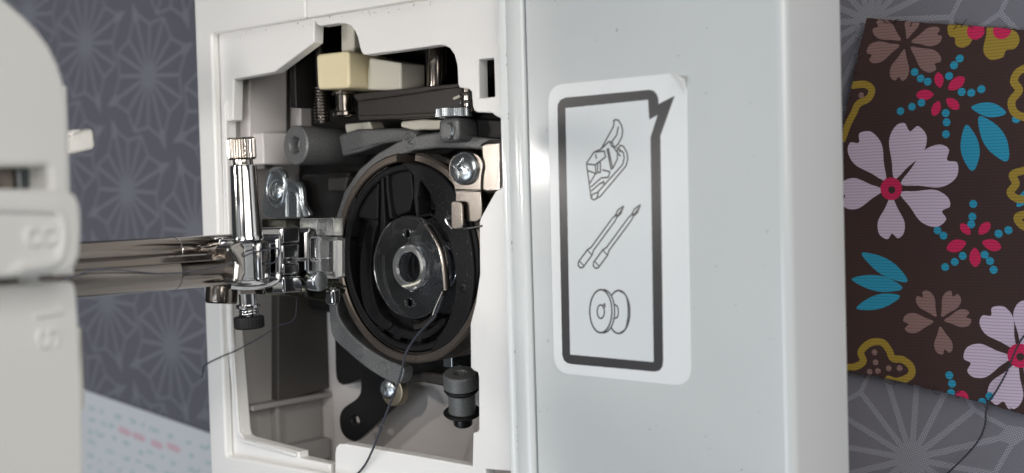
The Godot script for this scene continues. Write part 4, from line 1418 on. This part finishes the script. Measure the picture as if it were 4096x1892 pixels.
	for i in 96:
		ribs.append(Vector2.from_angle(TAU * i / 96.0) * (2.75 + 0.04 * cos(TAU * i / 96.0 * 24.0)))
	mb.prism(ribs, 4.2, (d1 - d0).length(), 0.4, Transform3D(v, w, dir, d0))
	part("black_knob", mb, M.black_plastic, ks)


# ---- what shows of the head: cover, embossed lug, lower cover, lever, lamp
func make_head(t: Node3D) -> void:
	var white: Material = M.head_plastic
	var mb := MB.new()
	var cover := PackedVector2Array([Vector2(38.3, 126.25), Vector2(39.38, 97.87), Vector2(37.68, 94.89), Vector2(36.13, 92.77), Vector2(34.33, 90.82), Vector2(32.46, 89.28), Vector2(30.43, 88.27), Vector2(28.21, 87.53), Vector2(25.71, 87.08), Vector2(22.93, 87.03), Vector2(18.38, 87.17), Vector2(13.46, 87.38), Vector2(13.24, 127.31)])
	mb.front(rp(cover, 1.2), 24.5, 30, 1.0, [rp(PackedVector2Array([Vector2(17.31, 98.81), Vector2(17.41, 90.25), Vector2(14.67, 90.31), Vector2(14.58, 98.92)]), 0.5)])
	var head := part("head_cover", mb, white, t)
	mb = MB.new()
	mb.box(Vector3(16.11, 90.34, 22) + Vector3(0, 8, -1.5), Vector3(4.2, 26, 0.8), 0.2)
	part("recess_back", mb, M.black_steel, head)
	for q in [[14, 3.0, "bar_steel"], [34, 1.2, "chrome"], [54, 1.6, "zinc"], [88, 2.0, "bar_steel"]]:
		mb = MB.new()
		var c := Vector3(16.08, 91.23, 23)
		mb.box(c + Vector3(0, (34.0 - q[0]) * 0.055, 0), Vector3(6, q[1], 1.2), 0.3)
		part("guide_strip", mb, M[q[2]], head)
	# the lug with an eight and a bent arrow on it
	mb = MB.new()
	mb.front(rp(PackedVector2Array([Vector2(14.95, 115.91), Vector2(14.3, 92.66), Vector2(13.7, 91.31), Vector2(12.24, 90.78), Vector2(9.83, 90.72), Vector2(6.46, 91.08), Vector2(5.14, 91.67), Vector2(4.26, 92.98), Vector2(4.16, 98.73), Vector2(4.57, 116.35)]), 1.0), 32.5, 38, 0.9)
	var lug := part("embossed_lug", mb, white, t)
	mb = MB.new()
	mb.tube(MB.curve(PackedVector3Array([Vector3(12.56, 104.16, 38), Vector3(12.44, 100.83, 38), Vector3(12.18, 95.86, 38), Vector3(11.85, 94.33, 38), Vector3(10.88, 93.65, 38), Vector3(8.73, 93.53, 38), Vector3(6.61, 94.04, 38), Vector3(5.8, 94.8, 38), Vector3(5.53, 96.66, 38), Vector3(5.4, 99.17, 38)]), 6), 0.75, 10, 1.0)
	mb.front(PackedVector2Array([Vector2(6.18, 99.04), Vector2(4.66, 99.2), Vector2(4.76, 100.77)]), 37.7, 38.4, 0.2)
	part("raised_arrow", mb, white, lug)
	mb = MB.new()
	for q in [Vector3(8.85, 97.33, 38), Vector3(8.86, 95.29, 38)]:
		var ring := PackedVector3Array()
		for i in 25:
			ring.append(q + Vector3(cos(TAU * i / 24.0), sin(TAU * i / 24.0), 0) * 0.92)
		mb.tube(ring, 0.45, 10)
	part("raised_eight", mb, white, lug)
	# lower cover with a raised one and five, turned like the lug's marks
	mb = MB.new()
	mb.front(rp(PackedVector2Array([Vector2(3.45, 128.06), Vector2(2.64, 92.75), Vector2(2.84, 88.38), Vector2(2.49, 87.78), Vector2(1.16, 87.56), Vector2(-4.44, 87.35), Vector2(-12.1, 87.23), Vector2(-25.3, 87.68), Vector2(-19.79, 129.04)]), 0.9), 22, 31, 0.7)
	var low := part("lower_cover", mb, white, t)
	mb = MB.new()
	mb.tube(PackedVector3Array([Vector3(-1.18, 93.66, 31), Vector3(-1.05, 91.84, 31), Vector3(-0.88, 89.76, 31)]), 0.42, 8, 0.9)
	mb.tube(PackedVector3Array([Vector3(-0.88, 89.76, 31), Vector3(-0.27, 90.39, 31)]), 0.38, 8, 0.8)
	part("raised_one", mb, white, low)
	mb = MB.new()
	mb.tube(MB.curve(PackedVector3Array([Vector3(-5.19, 90.77, 31), Vector3(-3.4, 90.69, 31), Vector3(-3.08, 91.87, 31), Vector3(-4.09, 91.75, 31), Vector3(-4.85, 92.11, 31), Vector3(-4.97, 92.76, 31), Vector3(-4.33, 93.21, 31), Vector3(-3.44, 93.22, 31), Vector3(-2.98, 92.89, 31)]), 4), 0.42, 8, 0.9)
	part("raised_five", mb, white, low)
	mb = MB.new()
	mb.front(rp(PackedVector2Array([Vector2(-4.11, 81.06), Vector2(-4.28, 80.4), Vector2(-13.93, 80.33), Vector2(-15.56, 80.46), Vector2(-15.82, 80.95), Vector2(-15.73, 81.56)]), 0.5), 16, 20, 0.4)
	part("side_strip", mb, M.pale_nylon, low)
	# pale pin and dark bar in the slit between them
	mb = MB.new()
	mb.box(Vector3(2.74, 91.4, 26), Vector3(3.2, 1.7, 2.2), 0.3)
	part("pale_pin", mb, white, t)
	mb = MB.new()
	mb.box(Vector3(2.42, 90.93, 20), Vector3(4.4, 12.0, 2.0), 0.3)
	part("lifter_bar", mb, M.bar_steel, t)
	# threader lever sticking out at the right
	mb = MB.new()
	mb.front(rp(PackedVector2Array([Vector2(23.8, 67.35), Vector2(24.12, 63.86), Vector2(24.77, 63.41), Vector2(25.1, 60.1), Vector2(24.6, 59.54), Vector2(22.27, 59.34), Vector2(21.61, 59.81), Vector2(20.94, 63.29), Vector2(20.52, 67.49)]), 0.9), -14, -8, 0.8)
	var lever := part("threader_lever", mb, M.grey_plastic, t)
	mb = MB.new()
	mb.front(rp(PackedVector2Array([Vector2(23.92, 64.75), Vector2(24.7, 63.88), Vector2(24.86, 62.59), Vector2(24.34, 62.76), Vector2(23.68, 64.06)]), 0.4), -9, -7, 0.4)
	part("lever_tooth", mb, M.grey_plastic, lever)
	# the back of the head and, in its underside, the lamp, with an unseen baffle added to cut its light
	mb = MB.new()
	mb.box(Vector3(14, 150, -74), Vector3(80, 90, 3), 1.0)
	part("head_back", mb, white, t)
	mb = MB.new()
	mb.box(Vector3(52.5, 150, -24), Vector3(3, 90, 97), 1.0)
	part("head_side", mb, white, t)
	mb = MB.new()
	mb.box(Vector3(-24.5, 150, -24), Vector3(3, 90, 97), 1.0)
	part("head_side", mb, white, t)
	mb = MB.new()
	mb.box(Vector3(16, 88.5, 17.3), Vector3(26, 17, 1.2), 0.3)
	mb.box(Vector3(15, 90.5, -3), Vector3(26, 13, 1.2), 0.3)
	mb.box(Vector3(2.5, 90.5, 7.2), Vector3(1.2, 13, 18.8), 0.3)
	mb.box(Vector3(29.5, 90.5, 7.2), Vector3(1.2, 13, 18.8), 0.3)
	mb.box(Vector3(16, 97.7, 7.4), Vector3(30, 1.2, 22), 0.3)
	var baffle := part("added_lamp_baffle", mb, white, t)
	mb = MB.new()
	mb.box(Vector3(15, 96.2, 13), Vector3(5, 1.2, 5), 0.3)
	var glow := mat("lamp_glow", Color(1.0, 0.95, 0.88), 0.4)
	glow.emission_enabled = true
	glow.emission = Color(1.0, 0.95, 0.88)
	glow.emission_energy_multiplier = 3.0
	part("machine_lamp", mb, glow, baffle)
	mb = MB.new()
	mb.box(Vector3(23.6, 115.6, -56.1), Vector3(6, 1.2, 8), 0.3)  # glowing body of the added second lamp
	part("machine_lamp", mb, glow, baffle)


# ---- the tray in front of the bed, with its sticker
func make_tray() -> void:
	var t := thing("accessory_tray", "grey white storage tray in front of the bed carrying an accessories sticker", "storage tray", Vector3(0, -70, 59))
	var yb := Vector3(3.67, -18.03, 85.6).y - 0.6
	var mb := MB.new()
	var prof := PackedVector2Array([Vector2(34.35, -60), Vector2(34.35, -0.6), Vector2(34.75, -0.2), Vector2(60, -0.12), Vector2(83.5, -0.2)])
	for i in 6:
		var a := PI / 2.0 * (i + 1) / 6.0
		prof.append(Vector2(83.5 + 1.7 * sin(a), -1.9 + 1.7 * cos(a)))
	prof.append(Vector2(85.8, yb + 1.0))
	for i in 5:
		var a := PI / 2.0 * (i + 1) / 5.0
		prof.append(Vector2(83.8 + 2.0 * cos(a), yb + 1.0 - 2.0 * sin(a)))
	prof.append(Vector2(81, yb - 1.1))
	prof.append(Vector2(60, yb - 14))
	prof.append(Vector2(58, -60))
	mb.side(prof, -150, 150)
	var shell := part("tray_shell", mb, M.grey_white_plastic, t)
	for x in [-130.0, 130.0]:
		for z in [41.0, 52.0]:
			mb = MB.new()
			mb.rod(Vector3(x, -69.7, z), Vector3(x, -59.8, z), 5.0, 0.6)
			part("tray_foot", mb, M.grey_white_plastic, t)
	# the sticker
	var box := Rect2(-24, 36, 60, 36)
	var p := Painter.new(box, 2048, 1229, Color(0.965, 0.975, 0.98))
	var ink := Color(0.28, 0.275, 0.285)
	var field := Color(0.92, 0.935, 0.945)
	p.poly(PackedVector2Array([Vector2(26.94, 41.3), Vector2(27.84, 41.41), Vector2(28.56, 41.96), Vector2(28.9, 43.02), Vector2(28.96, 60.38), Vector2(28.77, 61.23), Vector2(28.13, 61.91), Vector2(27.27, 62.19), Vector2(26.49, 62.17), Vector2(27.63, 65.34), Vector2(21.28, 62.4), Vector2(-15.76, 61.88), Vector2(-16.69, 61.7), Vector2(-17.39, 61.13), Vector2(-17.65, 60.18), Vector2(-17.47, 42.86), Vector2(-17.32, 41.9), Vector2(-16.88, 41.22), Vector2(-15.99, 40.9)]), ink)
	p.poly(PackedVector2Array([Vector2(27.11, 43.04), Vector2(27.35, 60.17), Vector2(24.07, 60.31), Vector2(24.75, 61.96), Vector2(21.12, 60.46), Vector2(-16.07, 60), Vector2(-15.81, 42.65)]), field)
	# line drawing of a presser foot
	for line in [
		PackedVector2Array([Vector2(24.3, 53.13), Vector2(24.48, 53.54), Vector2(24.31, 54.18), Vector2(23.47, 54.73), Vector2(22.6, 54.94), Vector2(21.48, 54.75), Vector2(20.38, 53.98), Vector2(19.75, 53.15), Vector2(20.19, 52.51)]),
		PackedVector2Array([Vector2(24.29, 53.29), Vector2(23.37, 53.1), Vector2(19.68, 50.43), Vector2(19.21, 48.91), Vector2(17.37, 47.26), Vector2(11.35, 48.07), Vector2(11.07, 48.65), Vector2(11.65, 50.01), Vector2(16.59, 55.4), Vector2(17.71, 55.84), Vector2(18.84, 55.71), Vector2(19.93, 55.02), Vector2(20.1, 54.38), Vector2(19.71, 54.04), Vector2(19.04, 54.27)]),
		PackedVector2Array([Vector2(12.03, 48.35), Vector2(12.34, 49.45), Vector2(16.88, 54.77), Vector2(17.93, 55.12), Vector2(18.87, 54.99), Vector2(19.3, 54.35)]),
		PackedVector2Array([Vector2(11.49, 48.16), Vector2(12.03, 48.35)]), PackedVector2Array([Vector2(11.2, 49.16), Vector2(12.27, 49.61)]),
		PackedVector2Array([Vector2(19.21, 48.91), Vector2(19.31, 51.08), Vector2(18.29, 51.3), Vector2(17.03, 49.1), Vector2(17.23, 47.51)]), PackedVector2Array([Vector2(17.03, 49.1), Vector2(15.67, 49.22), Vector2(13.88, 47.82)]), PackedVector2Array([Vector2(16.06, 47.64), Vector2(15.53, 49.3)]), PackedVector2Array([Vector2(13.33, 48.14), Vector2(14.76, 50.27), Vector2(14.84, 51.77), Vector2(15.77, 52.12), Vector2(16.09, 50.65)]),
		PackedVector2Array([Vector2(17.42, 49.61), Vector2(17.39, 50.19), Vector2(15.71, 50.14), Vector2(15.73, 49.56), Vector2(17.42, 49.61)]), PackedVector2Array([Vector2(19.68, 51.92), Vector2(16.29, 52.71), Vector2(16.17, 52.38), Vector2(19.55, 51.67), Vector2(19.68, 51.92)]), PackedVector2Array([Vector2(19.68, 50.43), Vector2(20.88, 52.12), Vector2(20.58, 52.77), Vector2(19.34, 53.38), Vector2(18.37, 54.33)]), PackedVector2Array([Vector2(23.18, 54.07), Vector2(21.87, 53.7), Vector2(20.46, 52.35)]), PackedVector2Array([Vector2(12.64, 48.2), Vector2(13.95, 50.17)]), PackedVector2Array([Vector2(16.29, 52.71), Vector2(17.86, 53.74), Vector2(19.72, 53.8)]), PackedVector2Array([Vector2(13.81, 50.33), Vector2(14.2, 50.75), Vector2(13.52, 50.9)]), PackedVector2Array([Vector2(18.78, 49.24), Vector2(18.17, 49.38)]),
	]:
		p.stroke(line, 0.27, ink)
	# two needles
	for q in [PackedVector2Array([Vector2(9.88, 54.71), Vector2(-0.41, 45.14)]), PackedVector2Array([Vector2(10.02, 58.08), Vector2(-0.44, 48.37)])]:
		var a: Vector2 = q[0]
		var d: Vector2 = q[1] - a
		var o := d.orthogonal().normalized()
		var left := PackedVector2Array()
		var right := PackedVector2Array()
		for s in [[0.0, 0.02], [0.09, 0.42], [0.16, 0.22], [0.22, 0.36], [0.70, 0.36], [0.76, 0.66], [0.965, 0.66], [1.0, 0.3]]:
			left.append(a + d * s[0] + o * s[1])
			right.append(a + d * s[0] - o * s[1])
		right.reverse()
		p.stroke(left + right, 0.27, ink, true)
		p.stroke(PackedVector2Array([a + d * 0.76 + o * 0.6, a + d * 0.76 - o * 0.6]), 0.22, ink)
		p.stroke(PackedVector2Array([a + d * 0.945 + o * 0.6, a + d * 0.945 - o * 0.6]), 0.22, ink)
		p.poly(PackedVector2Array([a, a + d * 0.09 + o * 0.42, a + d * 0.16 + o * 0.22, a + d * 0.12]), ink)
		p.disc(a + d * 0.15, 0.28, ink)
	# a bobbin
	var back := oval(PackedVector2Array([Vector2(-7.98, 53.19), Vector2(-7.9, 55.46), Vector2(-11.63, 53.08)]), -1.0)
	p.stroke(back, 0.3, ink, true)
	p.poly(oval(PackedVector2Array([Vector2(-7.96, 50.05), Vector2(-7.88, 52.37), Vector2(-11.64, 49.94)]), -1.0), field)
	p.stroke(oval(PackedVector2Array([Vector2(-7.96, 50.05), Vector2(-7.88, 52.37), Vector2(-11.64, 49.94)]), -1.0), 0.27, ink, true)
	p.poly(oval(PackedVector2Array([Vector2(-7.98, 49.47), Vector2(-7.9, 51.8), Vector2(-11.67, 49.35)]), -1.0), field)
	p.stroke(oval(PackedVector2Array([Vector2(-7.98, 49.47), Vector2(-7.9, 51.8), Vector2(-11.67, 49.35)]), -1.0), 0.3, ink, true)
	p.stroke(oval(PackedVector2Array([Vector2(-8.05, 49.47), Vector2(-8.02, 50.22), Vector2(-9.21, 49.43)]), -1.0), 0.27, ink, true)
	p.stroke(PackedVector2Array([Vector2(-7.08, 49.83), Vector2(-6.66, 50.34), Vector2(-7.06, 50.41), Vector2(-7.48, 50.07)]), 0.25, ink)
	p.stroke(MB.curve2(PackedVector2Array([Vector2(-6.73, 52.41), Vector2(-7.11, 52.97), Vector2(-7.99, 53.11), Vector2(-8.8, 52.92), Vector2(-9.09, 52.42)]), 5, false), 0.26, ink)
	p.stroke(MB.curve2(PackedVector2Array([Vector2(-4.47, 53.62), Vector2(-5.24, 54.82), Vector2(-7.91, 55.14), Vector2(-10.62, 54.57), Vector2(-11.48, 53.41)]), 5, false), 0.24, ink)
	var m := mat("sticker_vinyl", Color(1, 1, 1), 0.3)
	m.albedo_texture = p.texture()
	mb = MB.new()
	var edge := rp(PackedVector2Array([Vector2(31.32, 39.25), Vector2(31.3, 67.55), Vector2(-19.66, 67.04), Vector2(-19.27, 38.93)]), 3.4, 7)
	mb.plate(edge, -0.19, -0.02, 0.05, [], box)
	var sticker := part("sticker", mb, m, t, "rectangular sticker with a grey speech bubble round drawings of foot, needles and bobbin")
	# its lifted corner
	mb = MB.new()
	var f0 := Vector3(31.19, 0.05, 64.94)
	var f1 := Vector3(27.81, 0.05, 67.26)
	var f2 := Vector3(30.14, 0.9, 67.85)
	var nn := Vector3(0, 1, 0)
	mb.tri(f0, f1, f2, nn, nn, nn)
	mb.tube(PackedVector3Array([f0, f2.lerp(f0.lerp(f1, 0.5), 0.45), f1]), 0.12, 6)
	part("lifted_corner", mb, M.white_plastic, sticker)
	# specks and fine hairs of dust on the shell
	mb = MB.new()
	var rng := RandomNumberGenerator.new()
	rng.seed = 12
	for i in 44:
		var q := Vector3(rng.randf_range(-35, 48), -0.12, rng.randf_range(35, 82))
		var d := Vector3(rng.randf_range(-0.5, 0.5), 0, rng.randf_range(-0.5, 0.5)) * (1.0 if i % 4 == 0 else 0.3)
		mb.tube(PackedVector3Array([q, q + d * 0.5 + Vector3(0, 0.02, 0.05), q + d]), rng.randf_range(0.03, 0.07), 4)
	part("dust", mb, M.lint, shell).set_meta("kind", "stuff")


# an ellipse from its middle and the ends of its two half axes
func oval(q: PackedVector2Array, _turn: float) -> PackedVector2Array:
	var out := PackedVector2Array()
	for i in 40:
		out.append(q[0] + (q[1] - q[0]) * cos(TAU * i / 40.0) + (q[2] - q[0]) * sin(TAU * i / 40.0))
	return out


# ---- bobbin case and bobbin
func make_bobbin_case() -> void:
	var c := Vector3(0.4, -5.0, -1.0)
	var bob := Vector2(-1.3, 1.0)
	var t := thing("bobbin_case", "black plastic bobbin case sitting inside the bronze hook ring", "bobbin case", Vector3(0.4, -19, -1))
	var black: Material = M.black_plastic
	var mb := MB.new()
	mb.plate(MB.circle(Vector2(c.x, c.z), 18.7, 90), -9.6, -8.4, 0.2, [MB.circle(bob, 11.4, 60)])
	var shell := part("case_shell", mb, black, t)
	mb = MB.new()
	mb.lathe(PackedVector2Array([Vector2(17.4, -4), Vector2(18.8, -4), Vector2(18.8, -0.5), Vector2(18.5, -0.1), Vector2(17.7, -0.1), Vector2(17.4, -0.4)]), c, Vector3.UP, 90)
	part("case_rim", mb, black, t)
	mb = MB.new()
	mb.lathe(PackedVector2Array([Vector2(0, -9.5), Vector2(11.4, -9.5), Vector2(11.4, 0.4), Vector2(11.9, 0.7), Vector2(12.4, 0.4), Vector2(12.4, -9.5)]), Vector3(bob.x, -8.6, bob.y), Vector3.UP, 80)
	part("bobbin_well", mb, black, t)
	# the thick curved arm on the front right, with its three-cornered window
	mb = MB.new()
	var arm := MB.curve2(PackedVector2Array([Vector2(19.34, -1.64), Vector2(18.82, 3.8), Vector2(16.95, 8.51), Vector2(13.62, 12.23), Vector2(8.86, 14.71), Vector2(3.54, 16.33), Vector2(-2.51, 16.9), Vector2(-8.6, 15.86), Vector2(-13.29, 13.02), Vector2(-16.41, 9.27), Vector2(-17.97, 4.97), Vector2(-15.31, 6.46), Vector2(-12.71, 8.89), Vector2(-8.77, 10.93), Vector2(-3.36, 11.97), Vector2(1.23, 11.33), Vector2(5.84, 9.43), Vector2(8.58, 6.16), Vector2(8.38, 3.15), Vector2(9.81, 1.69), Vector2(13.73, 1.42), Vector2(16.87, 1.33)]), 4)
	mb.plate(arm, -8.4, -4.4, 0.5, [rp(PackedVector2Array([Vector2(15.87, 3.33), Vector2(13.17, 5.69), Vector2(10.35, 7.27), Vector2(8.58, 6.67), Vector2(7.9, 4.18), Vector2(8.39, 2.69), Vector2(12.15, 2.53)]), 0.4)])
	part("case_arm", mb, black, t)
	# raised wall left of the arm, two ribs, and the rear shoulder
	mb = MB.new()
	mb.plate(rp(PackedVector2Array([Vector2(18.15, -8.26), Vector2(18.45, -7.68), Vector2(7.51, -7.48), Vector2(1.05, -9.25), Vector2(1.05, -9.83), Vector2(9.14, -8.78)]), 0.3), -8.6, -5.2, 0.25)
	mb.plate(rp(PackedVector2Array([Vector2(17.95, -7.02), Vector2(18.24, -6.21), Vector2(14.72, -6.25), Vector2(8.45, -5.5), Vector2(8.14, -6.31), Vector2(13.93, -6.96)]), 0.3), -8.6, -5.2, 0.25)
	part("case_rib", mb, black, t)
	mb = MB.new()
	mb.plate(rp(PackedVector2Array([Vector2(17.76, -6.22), Vector2(17.88, -0.62), Vector2(12.96, -0.16), Vector2(9.65, -1.41), Vector2(8.66, -5.37), Vector2(13.92, -6.84)]), 0.8), -8.6, -6.2, 0.4)
	part("case_panel", mb, black, t)
	mb = MB.new()
	mb.plate(rp(PackedVector2Array([Vector2(12.51, -16.69), Vector2(17.23, -9.9), Vector2(7.83, -10.55), Vector2(8.55, -16.4)]), 0.8), -8.6, -6.2, 0.4)
	part("case_panel", mb, black, t)
	mb = MB.new()
	mb.plate(rp(PackedVector2Array([Vector2(10.91, -18.12), Vector2(13.01, -16.11), Vector2(12.5, -15.18), Vector2(7.6, -17.08), Vector2(4.31, -18.43), Vector2(4.64, -19.14)]), 0.4), -8.6, -4.8, 0.4)
	part("case_fin", mb, black, t)
	mb = MB.new()
	mb.plate(MB.curve2(PackedVector2Array([Vector2(7.54, -12.27), Vector2(7.84, -9.7), Vector2(4.27, -11.25), Vector2(-2.26, -12.25), Vector2(-7.15, -11.77), Vector2(-11.17, -9.86), Vector2(-12.84, -6.83), Vector2(-14.35, -8.04), Vector2(-13.27, -11.46), Vector2(-9.71, -14.82), Vector2(-3.14, -15.7), Vector2(3.46, -14.57)]), 4), -8.6, -5.4, 0.4)
	part("case_shoulder", mb, black, t)
	# ribs in the lower channel
	for q in [PackedVector2Array([Vector2(-14.6, -12.75), Vector2(-13, -9.88), Vector2(-13.75, -8.42), Vector2(-15.49, -10.8)]), PackedVector2Array([Vector2(-15.98, -7.37), Vector2(-13.95, -5.58), Vector2(-14.19, -3.79), Vector2(-16.52, -5.24)]), PackedVector2Array([Vector2(-16.63, -1.22), Vector2(-14.2, -0.45), Vector2(-14.13, 1.09), Vector2(-16.52, 0.99)])]:
		mb = MB.new()
		mb.plate(rp(q, 0.4), -8.6, -5.8, 0.35)
		part("case_rib", mb, black, t)
	mb = MB.new()
	mb.plate(MB.curve2(PackedVector2Array([Vector2(-12.03, -9.7), Vector2(-13.66, -5.77), Vector2(-14.42, -1.32), Vector2(-13.58, 3.09), Vector2(-11.4, 6.41), Vector2(-12.3, 7.43), Vector2(-15.14, 3.57), Vector2(-16.18, -1.39), Vector2(-15.33, -6.97), Vector2(-13.7, -10.58)]), 4), -8.6, -6.0, 0.35)
	part("case_lip", mb, black, t)
	# dust and lint on the black plastic
	mb = MB.new()
	var rng := RandomNumberGenerator.new()
	rng.seed = 44
	for i in 420:
		var a := rng.randf() * TAU
		var r := sqrt(rng.randf_range(0.42, 1.0)) * 17.6
		var q := Vector3(c.x + cos(a) * r, 0, c.z + sin(a) * r)
		q.y = -8.35
		if Geometry2D.is_point_in_polygon(Vector2(q.x, q.z), arm):
			q.y = -4.36
		var d := Vector3(rng.randf_range(-1, 1), 0, rng.randf_range(-1, 1)) * (0.08 if i % 12 else 0.7)
		mb.tube(PackedVector3Array([q, q + d * 0.5 + Vector3(0, 0.04, 0.02), q + d]), rng.randf_range(0.025, 0.06), 4)
	part("dust", mb, M.pale_lint, shell).set_meta("kind", "stuff")
	# bright leaf spring and the tension plates at the side of the bobbin
	mb = MB.new()
	mb.tube(MB.curve(PackedVector3Array([Vector3(6.84, -3, 6.65), Vector3(5.14, -3, 8.27), Vector3(2.99, -3, 9.65), Vector3(0.55, -3, 10.49), Vector3(-2.51, -3, 10.88), Vector3(-5.56, -3, 11.07)]), 6), 0.42, 8, 2.2)
	part("tension_spring", mb, M.nickel_plate, t)
	mb = MB.new()
	mb.tube(MB.curve(PackedVector3Array([Vector3(-5.76, -3.2, 10.15), Vector3(-7.32, -3.2, 9.15), Vector3(-9.13, -3.2, 8.02), Vector3(-10.47, -3.2, 7.34)]), 5), 0.42, 8, 1.6)
	part("tension_plate", mb, M.nickel_plate, t)
	mb = MB.new()
	mb.tube(MB.curve(PackedVector3Array([Vector3(-10.58, -4.2, 6.82), Vector3(-11.73, -4.2, 5.28), Vector3(-12.6, -4.2, 3.31), Vector3(-13.16, -4.2, 1.11)]), 5), 0.62, 8, 0.8)
	part("tension_tongue", mb, M.nickel_plate, t)
	mb = MB.new()
	pan_screw(mb, Vector3(-4.99, -4.5, 14.05), Vector3.UP, 1.0, 0.4)
	part("small_screw", mb, M.black_steel, t)


func make_bobbin() -> void:
	var c := Vector3(-1.3, 0, 1.0)
	var t := thing("bobbin", "clear plastic bobbin with little thread left, inside the black case", "bobbin", Vector3(-1.3, -14, 1))
	var clear: Material = M.clear_plastic
	var h0 := MB.circle(PackedVector2Array([Vector2(5.31, 0.46)])[0], 0.85, 18)
	var h1 := MB.circle(PackedVector2Array([Vector2(-8.37, 0.43)])[0], 0.85, 18)
	var o := Vector2(c.x, c.z)
	var mb := MB.new()
	mb.plate(MB.circle(o, 10.2, 90), -4.2, -3.2, 0.3, [MB.turned(MB.circle(o, 3.0, 48)), h0, h1])
	part("flange", mb, clear, t)
	mb = MB.new()
	mb.plate(MB.circle(o, 10.2, 90), -13.8, -12.8, 0.3, [MB.circle(o, 3.0, 48)])
	part("flange", mb, clear, t)
	mb = MB.new()
	mb.lathe(PackedVector2Array([Vector2(3.05, -12.7), Vector2(4.9, -12.7), Vector2(4.3, -10), Vector2(4.2, -6.5), Vector2(4.9, -4.3), Vector2(3.05, -4.3), Vector2(3.0, -8), Vector2(3.05, -12.7)]), c, Vector3.UP, 64)
	part("hub", mb, clear, t)
	mb = MB.new()
	mb.lathe(PackedVector2Array([Vector2(3.0, -3.19), Vector2(3.3, -2.85), Vector2(4.2, -2.8), Vector2(4.5, -3.19)]), c, Vector3.UP, 64)
	part("hub_ring", mb, M.glint_clear, t)  # bright glint round the hub, put in as paler plastic
	# the last turns of thread on the hub
	mb = MB.new()
	var turns := PackedVector3Array()
	for i in 241:
		var a := TAU * i / 30.0
		turns.append(c + Vector3(cos(a) * 4.75, -8.6 + 3.2 * sin(i * 0.031), sin(a) * 4.75))
	mb.tube(turns, 0.14, 6)
	part("wound_thread", mb, M.thread_navy, t)


# ---- loose threads
func make_threads() -> void:
	var navy: Material = M.thread_navy
	var mb := MB.new()
	mb.twine(MB.curve(PackedVector3Array([Vector3(1, -8, 3.4), Vector3(-3.55, -6, 7.12), Vector3(-5.49, -3.6, 9.9), Vector3(-9.91, -2.6, 8.55), Vector3(-11.02, -2.6, 7.67), Vector3(-13.64, -2.6, 4.36), Vector3(-16.12, -2.6, 1.67), Vector3(-18.59, -2.6, -0.19), Vector3(-20.85, -2.6, -1.06), Vector3(-23.13, -1.8, -1.14), Vector3(-26.62, -0.8, -2.06), Vector3(-31.11, -0.4, -4.31), Vector3(-35.52, 0.4, -5.94), Vector3(-38.29, -0.4, -8.25), Vector3(-41.63, -1.3, -11.41), Vector3(-44.08, -1.6, -14.42), Vector3(-47.13, -1.7, -18.96), Vector3(-51.06, -1.8, -26.63)]), 22), 0.15, 1.3)
	tag(part("bobbin_thread", mb, navy, self), "dark twisted thread running from the bobbin over the bronze ring and white bed", "thread", "dark loose threads")
	mb = MB.new()
	mb.twine(MB.curve(PackedVector3Array([Vector3(-0.73, 75.37, -4), Vector3(0.34, 67.67, -8), Vector3(1.48, 62.19, -9.4), Vector3(1.88, 60.21, -9.4), Vector3(1.79, 56.66, -9.4), Vector3(1.28, 52.82, -9.5), Vector3(0.52, 47.21, -9.7), Vector3(0.42, 41.41, -9.8), Vector3(0.91, 35.56, -9.6), Vector3(1.87, 30.84, -8.8), Vector3(2.91, 29.81, -7.2), Vector3(3.5, 27.08, -6.6), Vector3(3.8, 24.47, -6.6), Vector3(3.44, 23.01, -6.8), Vector3(2.17, 22.75, -7.4), Vector3(1.13, 23.9, -7.2), Vector3(0.98, 26.29, -6.8)]), 12), 0.1, 1.2)
	tag(part("needle_thread", mb, navy, self), "dark fine thread running along the needle bar and looping at the chrome clamp", "thread", "dark loose threads")
	mb = MB.new()
	mb.twine(MB.curve(PackedVector3Array([Vector3(-3.2, 17.29, -9), Vector3(-11.99, 2, -27.61), Vector3(-14.11, 0.5, -34.86), Vector3(-16.76, -0.6, -41.62), Vector3(-19, -0.8, -47.43), Vector3(-20.67, -0.9, -51.83), Vector3(-21.77, 0.25, -54.65), Vector3(-23.29, 0.25, -59.05), Vector3(-24.34, 0.2, -61.37), Vector3(-25.53, -1, -63.49), Vector3(-28.08, -4, -68.27)]), 14), 0.1, 1.2)
	tag(part("thread_tail", mb, navy, self), "dark thread tail crossing the rear edge of the white bed", "thread", "dark loose threads")
	mb = MB.new()
	mb.twine(MB.curve(PackedVector3Array([Vector3(-11.71, -67.4, 102.92), Vector3(-16.34, -67.4, 98.56), Vector3(-19.43, -67.4, 96.69), Vector3(-24.07, -67.4, 94.78), Vector3(-27.62, -67.4, 92.86), Vector3(-29.63, -67.4, 91.55), Vector3(-31.6, -67.4, 90.92), Vector3(-33.91, -67.4, 90.73), Vector3(-36.69, -67.4, 89.77), Vector3(-39.59, -67.4, 87.74), Vector3(-43.05, -67.4, 84.57), Vector3(-45.29, -67.4, 82.18), Vector3(-49.16, -67.4, 76.48)]), 14), 0.12, 1.3)
	tag(part("loose_thread", mb, navy, self), "dark thread lying over the flowered scrap and the tablecloth", "thread", "dark loose threads")
